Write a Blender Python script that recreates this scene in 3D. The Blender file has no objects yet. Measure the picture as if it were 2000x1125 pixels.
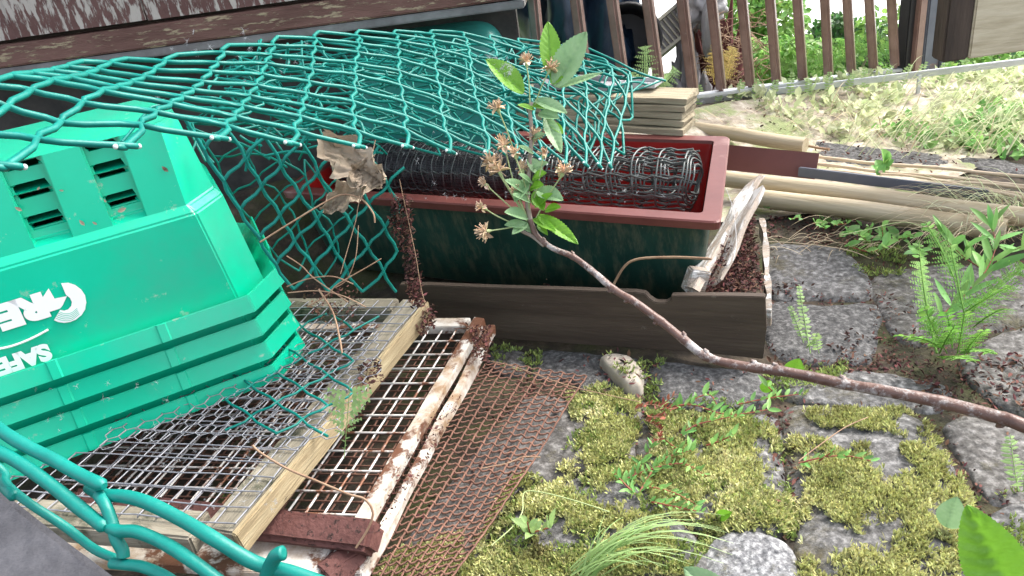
import bpy, bmesh, math, random
from mathutils import Vector, Matrix, noise
from mathutils.bvhtree import BVHTree
random.seed(7)
R=math.radians; V=Vector
sc=bpy.context.scene; COL=sc.collection
# ---------------------------------------------------------------- camera
F=1540.0; HC=0.9; PITCH=R(28); ROLL=R(9)
fwd=V((0,math.cos(PITCH),-math.sin(PITCH))); r0=V((1,0,0)); u0=r0.cross(fwd)
rgt=r0*math.cos(ROLL)-u0*math.sin(ROLL); upv=u0*math.cos(ROLL)+r0*math.sin(ROLL)
CP=V((0,0,HC))
cam=bpy.data.objects.new('camera',bpy.data.cameras.new('camera')); COL.objects.link(cam)
cam.data.lens=F/2000*36; cam.data.sensor_width=36; cam.data.clip_end=500; cam.data.clip_start=.02
cam.matrix_world=Matrix(((rgt.x,upv.x,-fwd.x,CP.x),(rgt.y,upv.y,-fwd.y,CP.y),(rgt.z,upv.z,-fwd.z,CP.z),(0,0,0,1)))
sc.camera=cam
# ---------------------------------------------------------------- sky, sun, exposure
w=bpy.data.worlds.new("World"); sc.world=w; w.use_nodes=True
nt=w.node_tree; bgn=nt.nodes['Background']; sky=nt.nodes.new('ShaderNodeTexSky')
sky.sky_type='NISHITA'; sky.sun_disc=False; SE,SA=R(50),R(62)      # azimuth measured from +Y towards +X
sky.sun_elevation=SE; sky.sun_rotation=SA; sky.air_density=1.0; sky.dust_density=3.5; sky.ozone_density=.6
hsv=nt.nodes.new('ShaderNodeHueSaturation'); hsv.inputs['Saturation'].default_value=.45; nt.links.new(sky.outputs[0],hsv.inputs['Color']); nt.links.new(hsv.outputs[0],bgn.inputs[0]); bgn.inputs[1].default_value=.15
sun=bpy.data.objects.new('sun',bpy.data.lights.new('sun','SUN')); COL.objects.link(sun)
sun.data.energy=1.3; sun.data.angle=R(20); sun.data.color=(1,.96,.9)
sd=V((math.sin(SA)*math.cos(SE),math.cos(SA)*math.cos(SE),math.sin(SE))); sun.rotation_euler=sd.to_track_quat('Z','Y').to_euler()
vs=sc.view_settings; vs.view_transform='Standard'; vs.look='None'; vs.gamma=1; vs.exposure=1.85
# ---------------------------------------------------------------- where a sight line meets a height, or a distance
def ray(x,y): return fwd+rgt*((x-1000)/F)-upv*((y-562.5)/F)
def G(x,y,z=0.0):
    d=ray(x,y); return CP+d*((z-HC)/d.z)
def D(x,y,t): return CP+ray(x,y)*t
def PR(q):
    v=V(q)-CP; t=v.dot(fwd); return 1000+F*v.dot(rgt)/t, 562.5-F*v.dot(upv)/t
def onplane(x,y,p,n):
    d=ray(x,y); return CP+d*((p-CP).dot(n)/d.dot(n))
def rnd(a,b): return random.uniform(a,b)
def inpoly(x,y,P):
    c=False; j=len(P)-1
    for i in range(len(P)):
        if (P[i][1]>y)!=(P[j][1]>y) and x<(P[j][0]-P[i][0])*(y-P[i][1])/(P[j][1]-P[i][1])+P[i][0]: c=not c
        j=i
    return c
# ---------------------------------------------------------------- objects
def tag(o,label=None,cat=None,group=None,kind=None):
    if label: o['label']=label
    if cat: o['category']=cat
    if group: o['group']=group
    if kind: o['kind']=kind
    return o
def thing(name,label,cat,loc,group=None):
    o=bpy.data.objects.new(name,None); COL.objects.link(o); o.location=V(loc); o.empty_display_size=.05
    return tag(o,label,cat,group)
def setparent(o,par):
    o.parent=par; T=Matrix.Identity(4); q=par
    while q is not None:
        T=Matrix.Translation(q.location)@T if q.parent is None else q.matrix_parent_inverse@Matrix.Translation(q.location)@T
        q=q.parent
    o.matrix_parent_inverse=T.inverted()
class MB:
    def __init__(s): s.v=[]; s.f=[]; s.sm=[]
    def add(s,vs,fs,smooth=False):
        n=len(s.v); s.v+= [tuple(p) for p in vs]
        for f in fs: s.f.append(tuple(i+n for i in f)); s.sm.append(smooth)
    def tube(s,pts,r,n=6,cap=True,smooth=True):
        pts=[V(p) for p in pts]; m=len(pts)
        if m<2: return
        rs=r if isinstance(r,(list,tuple)) else [r]*m
        t=(pts[1]-pts[0]).normalized(); a=t.orthogonal().normalized(); vs=[]
        for i,p in enumerate(pts):
            t=(pts[min(i+1,m-1)]-pts[max(i-1,0)])
            t=t.normalized() if t.length>1e-9 else V((0,0,1))
            a=(a-t*a.dot(t)); a=a.normalized() if a.length>1e-6 else t.orthogonal().normalized(); b=t.cross(a)
            for k in range(n):
                an=2*math.pi*k/n; vs.append(p+(a*math.cos(an)+b*math.sin(an))*rs[i])
        fs=[(i*n+k,i*n+(k+1)%n,(i+1)*n+(k+1)%n,(i+1)*n+k) for i in range(m-1) for k in range(n)]
        s.add(vs,fs,smooth)
        if cap: s.add(vs[:n],[tuple(range(n-1,-1,-1))]); s.add(vs[-n:],[tuple(range(n))])
    def grid(s,fn,nu,nv,smooth=True):
        vs=[fn(i/nu,j/nv) for j in range(nv+1) for i in range(nu+1)]
        s.add(vs,[(j*(nu+1)+i,j*(nu+1)+i+1,(j+1)*(nu+1)+i+1,(j+1)*(nu+1)+i) for j in range(nv) for i in range(nu)],smooth)
    def box(s,c,X,Y,Z,lx,ly,lz):
        c=V(c); X,Y,Z=V(X)*lx/2,V(Y)*ly/2,V(Z)*lz/2
        vs=[c+X*a+Y*b+Z*d for d in(-1,1) for b in(-1,1) for a in(-1,1)]
        s.add(vs,[(0,2,3,1),(4,5,7,6),(0,1,5,4),(2,6,7,3),(0,4,6,2),(1,3,7,5)])
    def prism(s,poly,off):
        n=len(poly); off=V(off); vs=[V(p) for p in poly]+[V(p)+off for p in poly]
        s.add(vs,[tuple(range(n)),tuple(range(2*n-1,n-1,-1))]+[(i,i+n,(i+1)%n+n,(i+1)%n) for i in range(n)])
    def build(s,name,mat,parent=None,bevel=0,recalc=False,origin=None,local=None):
        me=bpy.data.meshes.new(name)
        if local is None:
            if origin is None:
                if parent is None and s.v:
                    xs=[p[0] for p in s.v]; ys=[p[1] for p in s.v]; origin=V(((min(xs)+max(xs))/2,(min(ys)+max(ys))/2,min(p[2] for p in s.v)))
                else: origin=V((0,0,0))
            vv=[(p[0]-origin.x,p[1]-origin.y,p[2]-origin.z) for p in s.v]
        else: vv=s.v; origin=V((0,0,0))
        me.from_pydata(vv,[],s.f); me.polygons.foreach_set('use_smooth',s.sm)
        if recalc or bevel:
            bm=bmesh.new(); bm.from_mesh(me)
            bmesh.ops.remove_doubles(bm,verts=bm.verts,dist=1e-6)
            bmesh.ops.recalc_face_normals(bm,faces=bm.faces)
            if bevel: bmesh.ops.bevel(bm,geom=[e for e in bm.edges if e.is_manifold and e.calc_face_angle(0)>.5],offset=bevel,segments=2,affect='EDGES',clamp_overlap=True)
            bm.to_mesh(me); bm.free()
        me.materials.append(mat)
        o=bpy.data.objects.new(name,me); COL.objects.link(o)
        if local is not None: o.matrix_local=local
        else: o.location=origin
        if parent is not None:
            mw=(local.copy() if local is not None else Matrix.Translation(origin)); setparent(o,parent); o.location=mw.to_translation(); o.rotation_euler=mw.to_euler()
        return o
def plank(name,A,B,up,wd,ht,mat,parent=None,bevel=.002,wob=0,seg=1,ends=0):
    """a board from A to B (centre line), wd across, ht along up; local x runs along the grain"""
    A,B=V(A),V(B); X=(B-A).normalized(); L=(B-A).length; Z=V(up); Z=(Z-X*Z.dot(X)).normalized(); Y=Z.cross(X)
    M=Matrix(((X.x,Y.x,Z.x,A.x),(X.y,Y.y,Z.y,A.y),(X.z,Y.z,Z.z,A.z),(0,0,0,1)))
    mb=MB(); n=max(1,int(seg)); prof=[(-wd/2,-ht/2),(wd/2,-ht/2),(wd/2,ht/2),(-wd/2,ht/2)]; vs=[]
    sd_=rnd(0,99)
    for i in range(n+1):
        x=L*i/n
        for (y,z) in prof:
            q=noise.noise_vector(V((x*9+sd_,y*30,z*30)))*wob
            xx=x+(q.x*3*ends if i in(0,n) else 0); vs.append((xx,y+q.y,z+q.z))
    fs=[(i*4+k,(i+1)*4+k,(i+1)*4+(k+1)%4,i*4+(k+1)%4) for i in range(n) for k in range(4)]+[(0,1,2,3),(n*4+3,n*4+2,n*4+1,n*4)]
    mb.add(vs,fs); return mb.build(name,mat,parent,bevel=bevel,local=M,recalc=True)
def smoothpath(P,k=4):
    P=[V(p) for p in P]; out=[]
    for i in range(len(P)-1):
        a=P[max(i-1,0)];b=P[i];c=P[i+1];d=P[min(i+2,len(P)-1)]
        for j in range(k):
            t=j/k; out.append(.5*((2*b)+(c-a)*t+(2*a-5*b+4*c-d)*t*t+(3*b-a-3*c+d)*t**3))
    out.append(P[-1]); return out
# ---------------------------------------------------------------- materials
def pmat(name,cols,scale=8,stretch=(1,1,1),rough=.6,bump=.2,bscale=40,metal=0,paint=None,spec=.5,island=0,transl=0,detail=8,coat=0,bst=None,spots=None):
    m=bpy.data.materials.new(name); m.use_nodes=True; N=m.node_tree.nodes; L=m.node_tree.links; b=N['Principled BSDF']
    tc=N.new('ShaderNodeTexCoord'); mp=N.new('ShaderNodeMapping'); mp.inputs['Scale'].default_value=stretch; L.new(tc.outputs['Object'],mp.inputs[0])
    nz=N.new('ShaderNodeTexNoise'); nz.inputs['Scale'].default_value=scale; nz.inputs['Detail'].default_value=detail; nz.inputs['Roughness'].default_value=.65; L.new(mp.outputs[0],nz.inputs[0])
    cr=N.new('ShaderNodeValToRGB'); el=cr.color_ramp.elements
    while len(el)<len(cols): el.new(.5)
    for e,(p,c) in zip(el,cols): e.position=p; e.color=(*c,1)
    L.new(nz.outputs[0],cr.inputs[0]); col=cr.outputs[0]
    bmp=N.new('ShaderNodeBump'); bmp.inputs['Strength'].default_value=bump; bmp.inputs['Distance'].default_value=.004
    mp2=N.new('ShaderNodeMapping'); mp2.inputs['Scale'].default_value=bst or stretch; L.new(tc.outputs['Object'],mp2.inputs[0])
    nb=N.new('ShaderNodeTexNoise'); nb.inputs['Scale'].default_value=bscale; nb.inputs['Detail'].default_value=6; L.new(mp2.outputs[0],nb.inputs[0])
    hgt=nb.outputs[0]
    def over(spec_):
        nonlocal col,hgt
        pc,th,ps,pst,soft=spec_
        m3=N.new('ShaderNodeMapping'); m3.inputs['Scale'].default_value=pst; m3.inputs['Location'].default_value=(3.1,1.7,5.3); L.new(tc.outputs['Object'],m3.inputs[0])
        n3=N.new('ShaderNodeTexNoise'); n3.inputs['Scale'].default_value=ps; n3.inputs['Detail'].default_value=9; n3.inputs['Roughness'].default_value=.7; L.new(m3.outputs[0],n3.inputs[0])
        r3=N.new('ShaderNodeMapRange'); r3.inputs[1].default_value=th-soft; r3.inputs[2].default_value=th+soft; L.new(n3.outputs[0],r3.inputs[0])
        mx=N.new('ShaderNodeMix'); mx.data_type='RGBA'; L.new(r3.outputs[0],mx.inputs[0]); L.new(col,mx.inputs[6]); mx.inputs[7].default_value=(*pc,1); col=mx.outputs[2]
        ad=N.new('ShaderNodeMath'); ad.operation='MULTIPLY_ADD'; L.new(r3.outputs[0],ad.inputs[0]); ad.inputs[1].default_value=.7; L.new(hgt,ad.inputs[2]); hgt=ad.outputs[0]
    if paint: over(paint)
    if spots: over(spots)
    if island:
        ge=N.new('ShaderNodeNewGeometry'); hs=N.new('ShaderNodeHueSaturation'); ma=N.new('ShaderNodeMapRange')
        ma.inputs[3].default_value=1-island; ma.inputs[4].default_value=1+island; L.new(ge.outputs['Random Per Island'],ma.inputs[0]); L.new(ma.outputs[0],hs.inputs['Value'])
        mh=N.new('ShaderNodeMath'); mh.operation='MULTIPLY'; mh.inputs[1].default_value=7.3; L.new(ge.outputs['Random Per Island'],mh.inputs[0])
        fr=N.new('ShaderNodeMath'); fr.operation='FRACT'; L.new(mh.outputs[0],fr.inputs[0]); m4=N.new('ShaderNodeMapRange'); m4.inputs[3].default_value=.5-.05*island; m4.inputs[4].default_value=.5+.04*island
        L.new(fr.outputs[0],m4.inputs[0]); L.new(m4.outputs[0],hs.inputs['Hue']); L.new(col,hs.inputs['Color']); col=hs.outputs[0]
    L.new(hgt,bmp.inputs['Height']); L.new(bmp.outputs[0],b.inputs['Normal'])
    L.new(col,b.inputs['Base Color']); b.inputs['Roughness'].default_value=rough; b.inputs['Metallic'].default_value=metal; b.inputs['Specular IOR Level'].default_value=spec
    if coat: b.inputs['Coat Weight'].default_value=coat; b.inputs['Coat Roughness'].default_value=.15
    if transl:
        tr=N.new('ShaderNodeBsdfTranslucent'); ms=N.new('ShaderNodeMixShader'); ms.inputs[0].default_value=transl
        L.new(col,tr.inputs[0]); L.new(b.outputs[0],ms.inputs[1]); L.new(tr.outputs[0],ms.inputs[2]); L.new(ms.outputs[0],N['Material Output'].inputs[0])
    return m
M={}
M['shed']=pmat('flaking_brown_paint',[(.35,(.11,.048,.040)),(.65,(.18,.09,.078))],6,(1,1,3),.75,.6,60,paint=((.50,.44,.39),.515,15,(3.2,3.2,.75),.02),bst=(6,6,.6))
M['trim']=pmat('worn_brown_trim',[(.35,(.11,.048,.036)),(.65,(.20,.10,.078))],8,(.6,3,3),.7,.6,60,paint=((.40,.31,.20),.56,16,(.8,3,5),.02),bst=(.8,8,8))
M['lead']=pmat('grey_flashing',[(.4,(.16,.15,.15)),(.6,(.25,.24,.24))],10,rough=.45,metal=.3)
M['dark']=pmat('painted_void_shade',[(.4,(.022,.021,.02)),(.6,(.055,.05,.045))],12)  # near-black colour stands in for the shade under the shed
M['bin']=pmat('green_bin_plastic',[(.3,(.0,.47,.27)),(.7,(.0,.54,.33))],5,rough=.27,bump=.05,bscale=15,spec=.6,paint=((.03,.42,.27),.58,4,(1,1,1),.12),spots=((.36,.50,.38),.675,26,(1,1,1),.05))
M['print']=pmat('white_print',[(.4,(.8,.8,.8)),(.6,(.85,.85,.85))],5,rough=.4,bump=0)
M['pvc']=pmat('green_wire_coating',[(.3,(.0,.145,.12)),(.7,(.0,.215,.175))],30,rough=.46,bump=.12,bscale=200,spec=.4,spots=((.25,.45,.40),.74,60,(1,1,1),.03))
M['cut']=pmat('cut_wire_end',[(.3,(.5,.62,.58)),(.7,(.8,.85,.82))],200,rough=.5)
M['galv']=pmat('galvanised_wire',[(.3,(.20,.20,.22)),(.7,(.36,.36,.39))],60,rough=.5,metal=.2,spots=((.2,.09,.05),.66,30,(1,1,1),.04))
M['rust']=pmat('rusty_metal',[(.3,(.11,.052,.036)),(.7,(.25,.125,.085))],40,rough=.85,bump=.6,bscale=160)
M['rustpipe']=pmat('rusty_bar',[(.3,(.10,.035,.028)),(.7,(.16,.065,.055))],20,rough=.75,bump=.6,bscale=120,spots=((.035,.015,.012),.60,110,(1,1,1),.03))
M['enamel']=pmat('rusting_white_enamel',[(.3,(.60,.56,.50)),(.7,(.72,.70,.65))],5,rough=.5,bump=.3,spots=((.13,.055,.03),.53,15,(.8,1,1),.03),paint=((.33,.22,.13),.52,8,(1.0,1,1),.08))
M['whitewire']=pmat('rusting_white_wire',[(.3,(.62,.58,.53)),(.7,(.78,.76,.72))],30,rough=.5,paint=((.22,.09,.045),.54,16,(1,1,1),.04))
M['oldwood']=pmat('grey_old_timber',[(.3,(.11,.095,.07)),(.5,(.24,.21,.155)),(.7,(.36,.32,.25))],7,(.5,6,6),.85,.7,40,bst=(.7,9,9),spots=((.06,.065,.035),.62,9,(1,1,1),.05))
M['yellowwood']=pmat('yellow_grey_timber',[(.3,(.20,.15,.08)),(.5,(.36,.28,.16)),(.7,(.48,.40,.25))],8,(.5,6,6),.85,.8,40,bst=(.7,9,9),spots=((.07,.05,.03),.64,14,(.5,1,1),.03))
M['pole']=pmat('pale_treated_timber',[(.28,(.20,.15,.09)),(.5,(.42,.345,.225)),(.7,(.52,.45,.33))],7,(.35,5,5),.7,.35,30,bst=(.5,8,8),spots=((.12,.085,.045),.68,8,(.6,2,2),.03))
M['plankw']=pmat('weathered_plank',[(.3,(.12,.095,.055)),(.5,(.28,.235,.155)),(.7,(.42,.37,.26))],7,(.5,8,8),.85,.8,30,bst=(.7,12,12))
M['endgrain']=pmat('timber_block',[(.3,(.38,.31,.20)),(.5,(.55,.47,.33)),(.7,(.66,.58,.44))],3.5,(1.2,1.2,9),.8,.3,20,bst=(1,1,9))
M['darktimber']=pmat('dark_stained_timber',[(.3,(.03,.02,.014)),(.7,(.08,.055,.04))],8,(.6,4,4),.8,.5)
M['board']=pmat('dark_damp_board',[(.3,(.028,.018,.011)),(.5,(.055,.037,.025)),(.7,(.09,.066,.047))],6,(.35,1,4),.75,.35,30,bst=(.6,3,8),spots=((.12,.10,.08),.68,26,(.6,1,1),.04))
M['brownplastic']=pmat('brown_plastic',[(.3,(.105,.028,.022)),(.7,(.14,.042,.034))],5,rough=.45,bump=.05)
M['greyplastic']=pmat('slate_grey_plastic',[(.3,(.075,.085,.11)),(.7,(.11,.12,.15))],5,rough=.45,bump=.05)
M['cane']=pmat('bamboo_cane',[(.3,(.42,.31,.19)),(.7,(.68,.56,.40))],14,(.5,3,3),.6,.2)
M['trough']=pmat('grimy_dark_green_plastic',[(.3,(.005,.028,.021)),(.7,(.011,.05,.038))],9,rough=.45,bump=.15,bscale=90,paint=((.06,.075,.05),.56,16,(2.5,2.5,.7),.08),spots=((.12,.12,.09),.70,60,(2,2,.8),.03))
M['liner']=pmat('red_plastic',[(.3,(.20,.006,.006)),(.7,(.34,.012,.010))],4,rough=.3,bump=.05)
M['rim']=pmat('dusty_red_brown_plastic',[(.3,(.10,.024,.020)),(.7,(.155,.045,.038))],6,rough=.45,bump=.08,spots=((.32,.20,.18),.66,5,(1,1,1),.1))
M['blackmesh']=pmat('black_green_plastic_mesh',[(.3,(.035,.045,.043)),(.7,(.085,.10,.096))],40,rough=.4,bump=.1,spec=.7)
M['netting']=pmat('fine_black_netting',[(.3,(.018,.018,.022)),(.7,(.055,.052,.06))],60,rough=.4,bump=.1,spec=.6)
M['tub']=pmat('dark_teal_plastic',[(.3,(.03,.22,.19)),(.7,(.04,.27,.235))],4,rough=.33,bump=.05,spots=((.09,.15,.14),.70,14,(1,1,1),.06))
M['flakewood']=pmat('peeling_white_wood',[(.3,(.22,.16,.11)),(.5,(.40,.33,.27)),(.7,(.5,.43,.36))],8,(.6,5,5),.85,.8,40,bst=(.7,9,9),paint=((.70,.68,.65),.53,11,(.6,3,3),.03))
M['rail']=pmat('brown_painted_steel',[(.3,(.17,.095,.08)),(.7,(.28,.18,.155))],14,coat=.6,rough=.36,bump=.3,bscale=60,spec=.6,spots=((.30,.23,.20),.68,24,(1,1,1),.04))
M['steel']=pmat('galvanised_bar',[(.3,(.42,.44,.46)),(.7,(.58,.60,.62))],12,rough=.45,metal=.4,bump=.1)
M['bluepost']=pmat('blue_grey_paint',[(.3,(.08,.095,.13)),(.7,(.13,.145,.18))],12,rough=.5,spots=((.2,.09,.05),.64,12,(1,1,.5),.06))
M['black']=pmat('black_rubber',[(.3,(.01,.01,.012)),(.7,(.022,.022,.026))],6,rough=.5)
M['tarp']=pmat('navy_plastic_sheet',[(.3,(.004,.009,.02)),(.55,(.012,.028,.055)),(.8,(.06,.10,.15))],7,(1,1,.5),.33,.5,14)
M['crate']=pmat('dusty_cream_plastic',[(.3,(.30,.29,.22)),(.7,(.42,.41,.33))],10,rough=.6)
M['white']=pmat('white_plastic',[(.3,(.34,.34,.35)),(.7,(.48,.48,.49))],6,rough=.45)
M['greyp']=pmat('pale_grey_plastic',[(.3,(.22,.21,.22)),(.7,(.33,.32,.33))],6,rough=.45)
M['slab']=pmat('dark_grey_stone',[(.3,(.028,.028,.034)),(.7,(.07,.07,.08))],22,rough=.8,bump=.7,bscale=90,spots=((.20,.21,.18),.64,13,(1,1,1),.03))
M['stone']=pmat('grey_setts',[(.32,(.036,.035,.034)),(.5,(.105,.102,.10)),(.68,(.27,.265,.26))],75,rough=.95,bump=1,bscale=110,detail=12,spots=((.09,.075,.035),.60,7,(1,1,1),.08))
M['lichen']=pmat('lichen_pale_stone',[(.33,(.06,.06,.065)),(.5,(.17,.17,.175)),(.68,(.42,.42,.42))],120,rough=.95,bump=1,bscale=130,detail=12,spots=((.16,.14,.05),.62,9,(1,1,1),.08))
M['stoneb']=pmat('brownish_setts',[(.32,(.035,.032,.029)),(.5,(.10,.094,.088)),(.68,(.25,.24,.23))],70,rough=.95,bump=1,bscale=90,detail=12,spots=((.10,.09,.05),.60,12,(1,1,1),.08))
M['stonec']=pmat('dark_setts',[(.32,(.026,.025,.025)),(.5,(.075,.073,.072)),(.70,(.21,.205,.20))],95,rough=.9,bump=1,bscale=140,detail=12,spots=((.30,.30,.29),.66,22,(1,1,1),.04))
M['palestone']=pmat('buff_stone',[(.3,(.30,.25,.20)),(.7,(.46,.41,.34))],14,rough=.9,bump=.6)
M['soil']=pmat('dark_soil',[(.3,(.014,.011,.008)),(.5,(.045,.034,.024)),(.7,(.10,.075,.05))],22,rough=1,bump=1,bscale=60,paint=((.05,.055,.018),.56,6,(1,1,1),.08))
M['moss']=pmat('golden_moss',[(.3,(.22,.20,.07)),(.45,(.40,.42,.15)),(.58,(.56,.56,.25)),(.7,(.70,.67,.38))],14,rough=.8,bump=0,island=.5,transl=.25)
M['mossgreen']=pmat('green_moss',[(.3,(.16,.23,.05)),(.7,(.34,.42,.13))],9,rough=.8,bump=0,island=.5,transl=.25)
M['litter']=pmat('brown_leaf_litter',[(.3,(.05,.018,.013)),(.7,(.13,.055,.038))],20,rough=.9,bump=0,island=.75)
M['leaf']=pmat('fresh_leaf',[(.3,(.13,.32,.02)),(.7,(.21,.44,.05))],30,rough=.4,bump=.35,bscale=120,transl=.4,spec=.5)
M['leafpale']=pmat('grey_green_leaf',[(.3,(.20,.36,.16)),(.7,(.32,.48,.26))],30,rough=.5,bump=.3,bscale=120,transl=.35)
M['weed']=pmat('small_weed_leaves',[(.3,(.15,.36,.08)),(.7,(.30,.56,.18))],10,rough=.5,bump=0,island=.35,transl=.4)
M['fern']=pmat('fern_green',[(.3,(.13,.32,.05)),(.7,(.24,.46,.10))],10,rough=.6,bump=0,island=.3,transl=.45)
M['palefern']=pmat('pale_fern_green',[(.3,(.30,.46,.16)),(.7,(.42,.58,.25))],10,rough=.6,bump=0,island=.2,transl=.45)
M['verge']=pmat('overexposed_weeds',[(.3,(.42,.52,.24)),(.5,(.58,.64,.38)),(.7,(.70,.72,.52))],6,rough=.7,bump=0,island=.35,transl=.45)  # overexposed brightness of the verge put into the leaf colour
M['dryhay']=pmat('dry_grass',[(.3,(.38,.29,.17)),(.7,(.55,.46,.32))],6,rough=.8,bump=0,island=.3,transl=.2)
M['reds']=pmat('reddish_leaves',[(.3,(.26,.07,.045)),(.7,(.42,.15,.10))],6,rough=.6,bump=0,island=.3,transl=.3)
M['hedge']=pmat('hedge_leaves',[(.3,(.045,.13,.03)),(.7,(.10,.22,.06))],4,rough=.5,bump=0,island=.5,transl=.35)
M['hedgepale']=pmat('pale_hedge_leaves',[(.3,(.16,.34,.06)),(.7,(.30,.48,.14))],4,rough=.5,bump=0,island=.4,transl=.45)  # leaf green kept pale to stand in for glare beyond the railing
M['bark']=pmat('red_brown_bark',[(.3,(.075,.035,.026)),(.7,(.16,.088,.066))],30,rough=.45,bump=.4,bscale=120,spots=((.40,.36,.34),.575,38,(1,1,1),.05))
M['twig']=pmat('grey_twig',[(.3,(.2,.15,.12)),(.7,(.34,.28,.23))],40,rough=.7)
M['greenstem']=pmat('pale_green_stem',[(.3,(.26,.34,.12)),(.7,(.42,.48,.24))],30,rough=.6)
M['stamen']=pmat('dry_stamens',[(.3,(.50,.28,.13)),(.7,(.80,.66,.48))],90,rough=.7,island=.4)
M['dryleaf']=pmat('dry_curled_leaf',[(.3,(.25,.18,.12)),(.7,(.47,.39,.30))],14,rough=.8,bump=.6,bscale=50,transl=.15,spots=((.12,.06,.035),.64,10,(1,1,1),.04))
M['straw']=pmat('dry_stem',[(.3,(.22,.12,.07)),(.7,(.40,.27,.17))],30,rough=.7)
M['fluff']=pmat('white_fluff',[(.3,(.6,.62,.65)),(.7,(.75,.77,.8))],30,rough=.9,bump=0,transl=.5)
M['path']=pmat('pale_concrete',[(.3,(.6,.6,.57)),(.7,(.75,.75,.72))],6,rough=.9)
M['grassfar']=pmat('lawn',[(.3,(.12,.22,.05)),(.7,(.22,.34,.10))],4,rough=1)
UP=V((0,0,1))
# ================================================================ GROUND
RA=D(1046,215,2.5); RB=D(1785,122,3.0); RD=V((RB.x-RA.x,RB.y-RA.y,0)).normalized(); RN=V((RD.y,-RD.x,0))   # RN: towards the camera
def railz(s): k=s/((V((RB.x-RA.x,RB.y-RA.y,0))).length); return RA.z+(RB.z-RA.z)*max(-.2,min(k,1.3))
def hz(x,y):
    q=V((x-RA.x,y-RA.y,0)); d=q.dot(RN); s=q.dot(RD)
    base=.012*noise.noise(V((x*3,y*3,0)))
    if d>0: k=max(0,1-d/.42); return base+(railz(s)-.03)*k*k*(3-2*k)
    k=min(1,-d/.35); return (railz(s)-.03)*(1-k)-.95*k*k*(3-2*k)
mb=MB()
X0,X1,Y0,Y1=-4.5,5,-1.5,5
mb.grid(lambda u,v:V((X0+(X1-X0)*u,Y0+(Y1-Y0)*v,hz(X0+(X1-X0)*u,Y0+(Y1-Y0)*v)-.020+.006*noise.noise(V((u*400,v*300,1))))),190,130)
o=mb.build('ground',M['soil']); tag(o,kind='structure')
mb=MB(); mb.grid(lambda u,v:V((-60+120*u,3.6+90*v,-.985-.0*u)),8,8); tag(mb.build('lawn',M['grassfar']),kind='structure')
mb=MB(); mb.grid(lambda u,v:V((-8+26*u,7.2+7*v,-.975)),6,6); tag(mb.build('path',M['path']),kind='structure')
# ================================================================ SHED
S0=G(0,135,.62); S1=G(1000,2,.62); sdv=V((S1.x-S0.x,S1.y-S0.y,0)).normalized(); sn=V((sdv.y,-sdv.x,0))
SL=S0-sdv*1.2; SR=G(1022,0,.62); SLEN=(SR-SL).length
shed=thing('shed','brown wooden shed with peeling paint standing above the heap','shed',V((SL.x,SL.y,0))+sdv*SLEN/2-sn*.3)
def shedbox(name,s0,s1,n0,n1,z0,z1,mat,bev=.003,seg=1,wob=0):
    A=V((SL.x,SL.y,0))+sdv*s0-sn*-(n0+n1)/2; A=V((SL.x,SL.y,0))+sdv*s0+sn*((n0+n1)/2); A.z=(z0+z1)/2
    return plank(name,A,A+sdv*(s1-s0),UP,abs(n1-n0),z1-z0,mat,shed,bevel=bev,seg=seg,wob=wob)
shedbox('base_trim',0,SLEN,-.05,0,.622,.676,M['trim'],.004,60,.0015)
shedbox('flashing',SLEN*.3,SLEN,-.046,-.004,.600,.6195,M['lead'])
shedbox('floor_frame',0,SLEN,-.12,-.05,.60,.69,M['darktimber'])
shedbox('void_backing',0,SLEN-.05,-.30,-.26,-.04,.60,M['dark'])  # dark sheet behind the void under the shed, shade painted in
seams=[-900,-600,-270,25,292,640,1022]
ss=[(onplane(x,60,S0,sn)-SL).dot(sdv) for x in seams]
for i in range(len(ss)-1):
    off=.006 if i%2 else 0
    z0=.688+rnd(-.002,.003)
    c=V((SL.x,SL.y,0))+sdv*((ss[i]+ss[i+1])/2)+sn*(-.018+off); wdt=ss[i+1]-ss[i]-.004
    Mx=Matrix(((sdv.x,-sn.x,0,c.x),(sdv.y,-sn.y,0,c.y),(0,0,1,z0),(0,0,0,1)))
    b=MB(); b.grid(lambda u,v:V(((u-.5)*wdt,-.0115-.0015*noise.noise(V((u*8+i*7,v*3,0))),v*1.7)),24,6,False)
    b.add([(-wdt/2,-.01,0),(wdt/2,-.01,0),(wdt/2,.010,0),(-wdt/2,.010,0),(-wdt/2,-.01,1.7),(wdt/2,-.01,1.7),(wdt/2,.010,1.7),(-wdt/2,.010,1.7)],[(0,1,2,3),(1,5,6,2),(0,3,7,4),(4,7,6,5)])
    b.build('wall_board',M['shed'],shed,local=Mx)
shedbox('wall',0,SLEN-.01,-.09,-.03,.69,2.38,M['darktimber'])
rb=MB(); c=V((SL.x,SL.y,2.42))+sdv*SLEN/2-sn*.35; rb.box(c,sdv,sn,UP,SLEN+.5,2.4,.06); rb.build('shade_roof',M['lead'],shed)  # out of view; overhang enlarged to shade the wire heap
rb=MB(); c=V((SL.x,SL.y,1.5))+sdv*SLEN/2-sn*.8; rb.box(c,sdv,sn,UP,SLEN-.04,1.3,1.75); rb.build('side_wall',M['shed'],shed)
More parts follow.
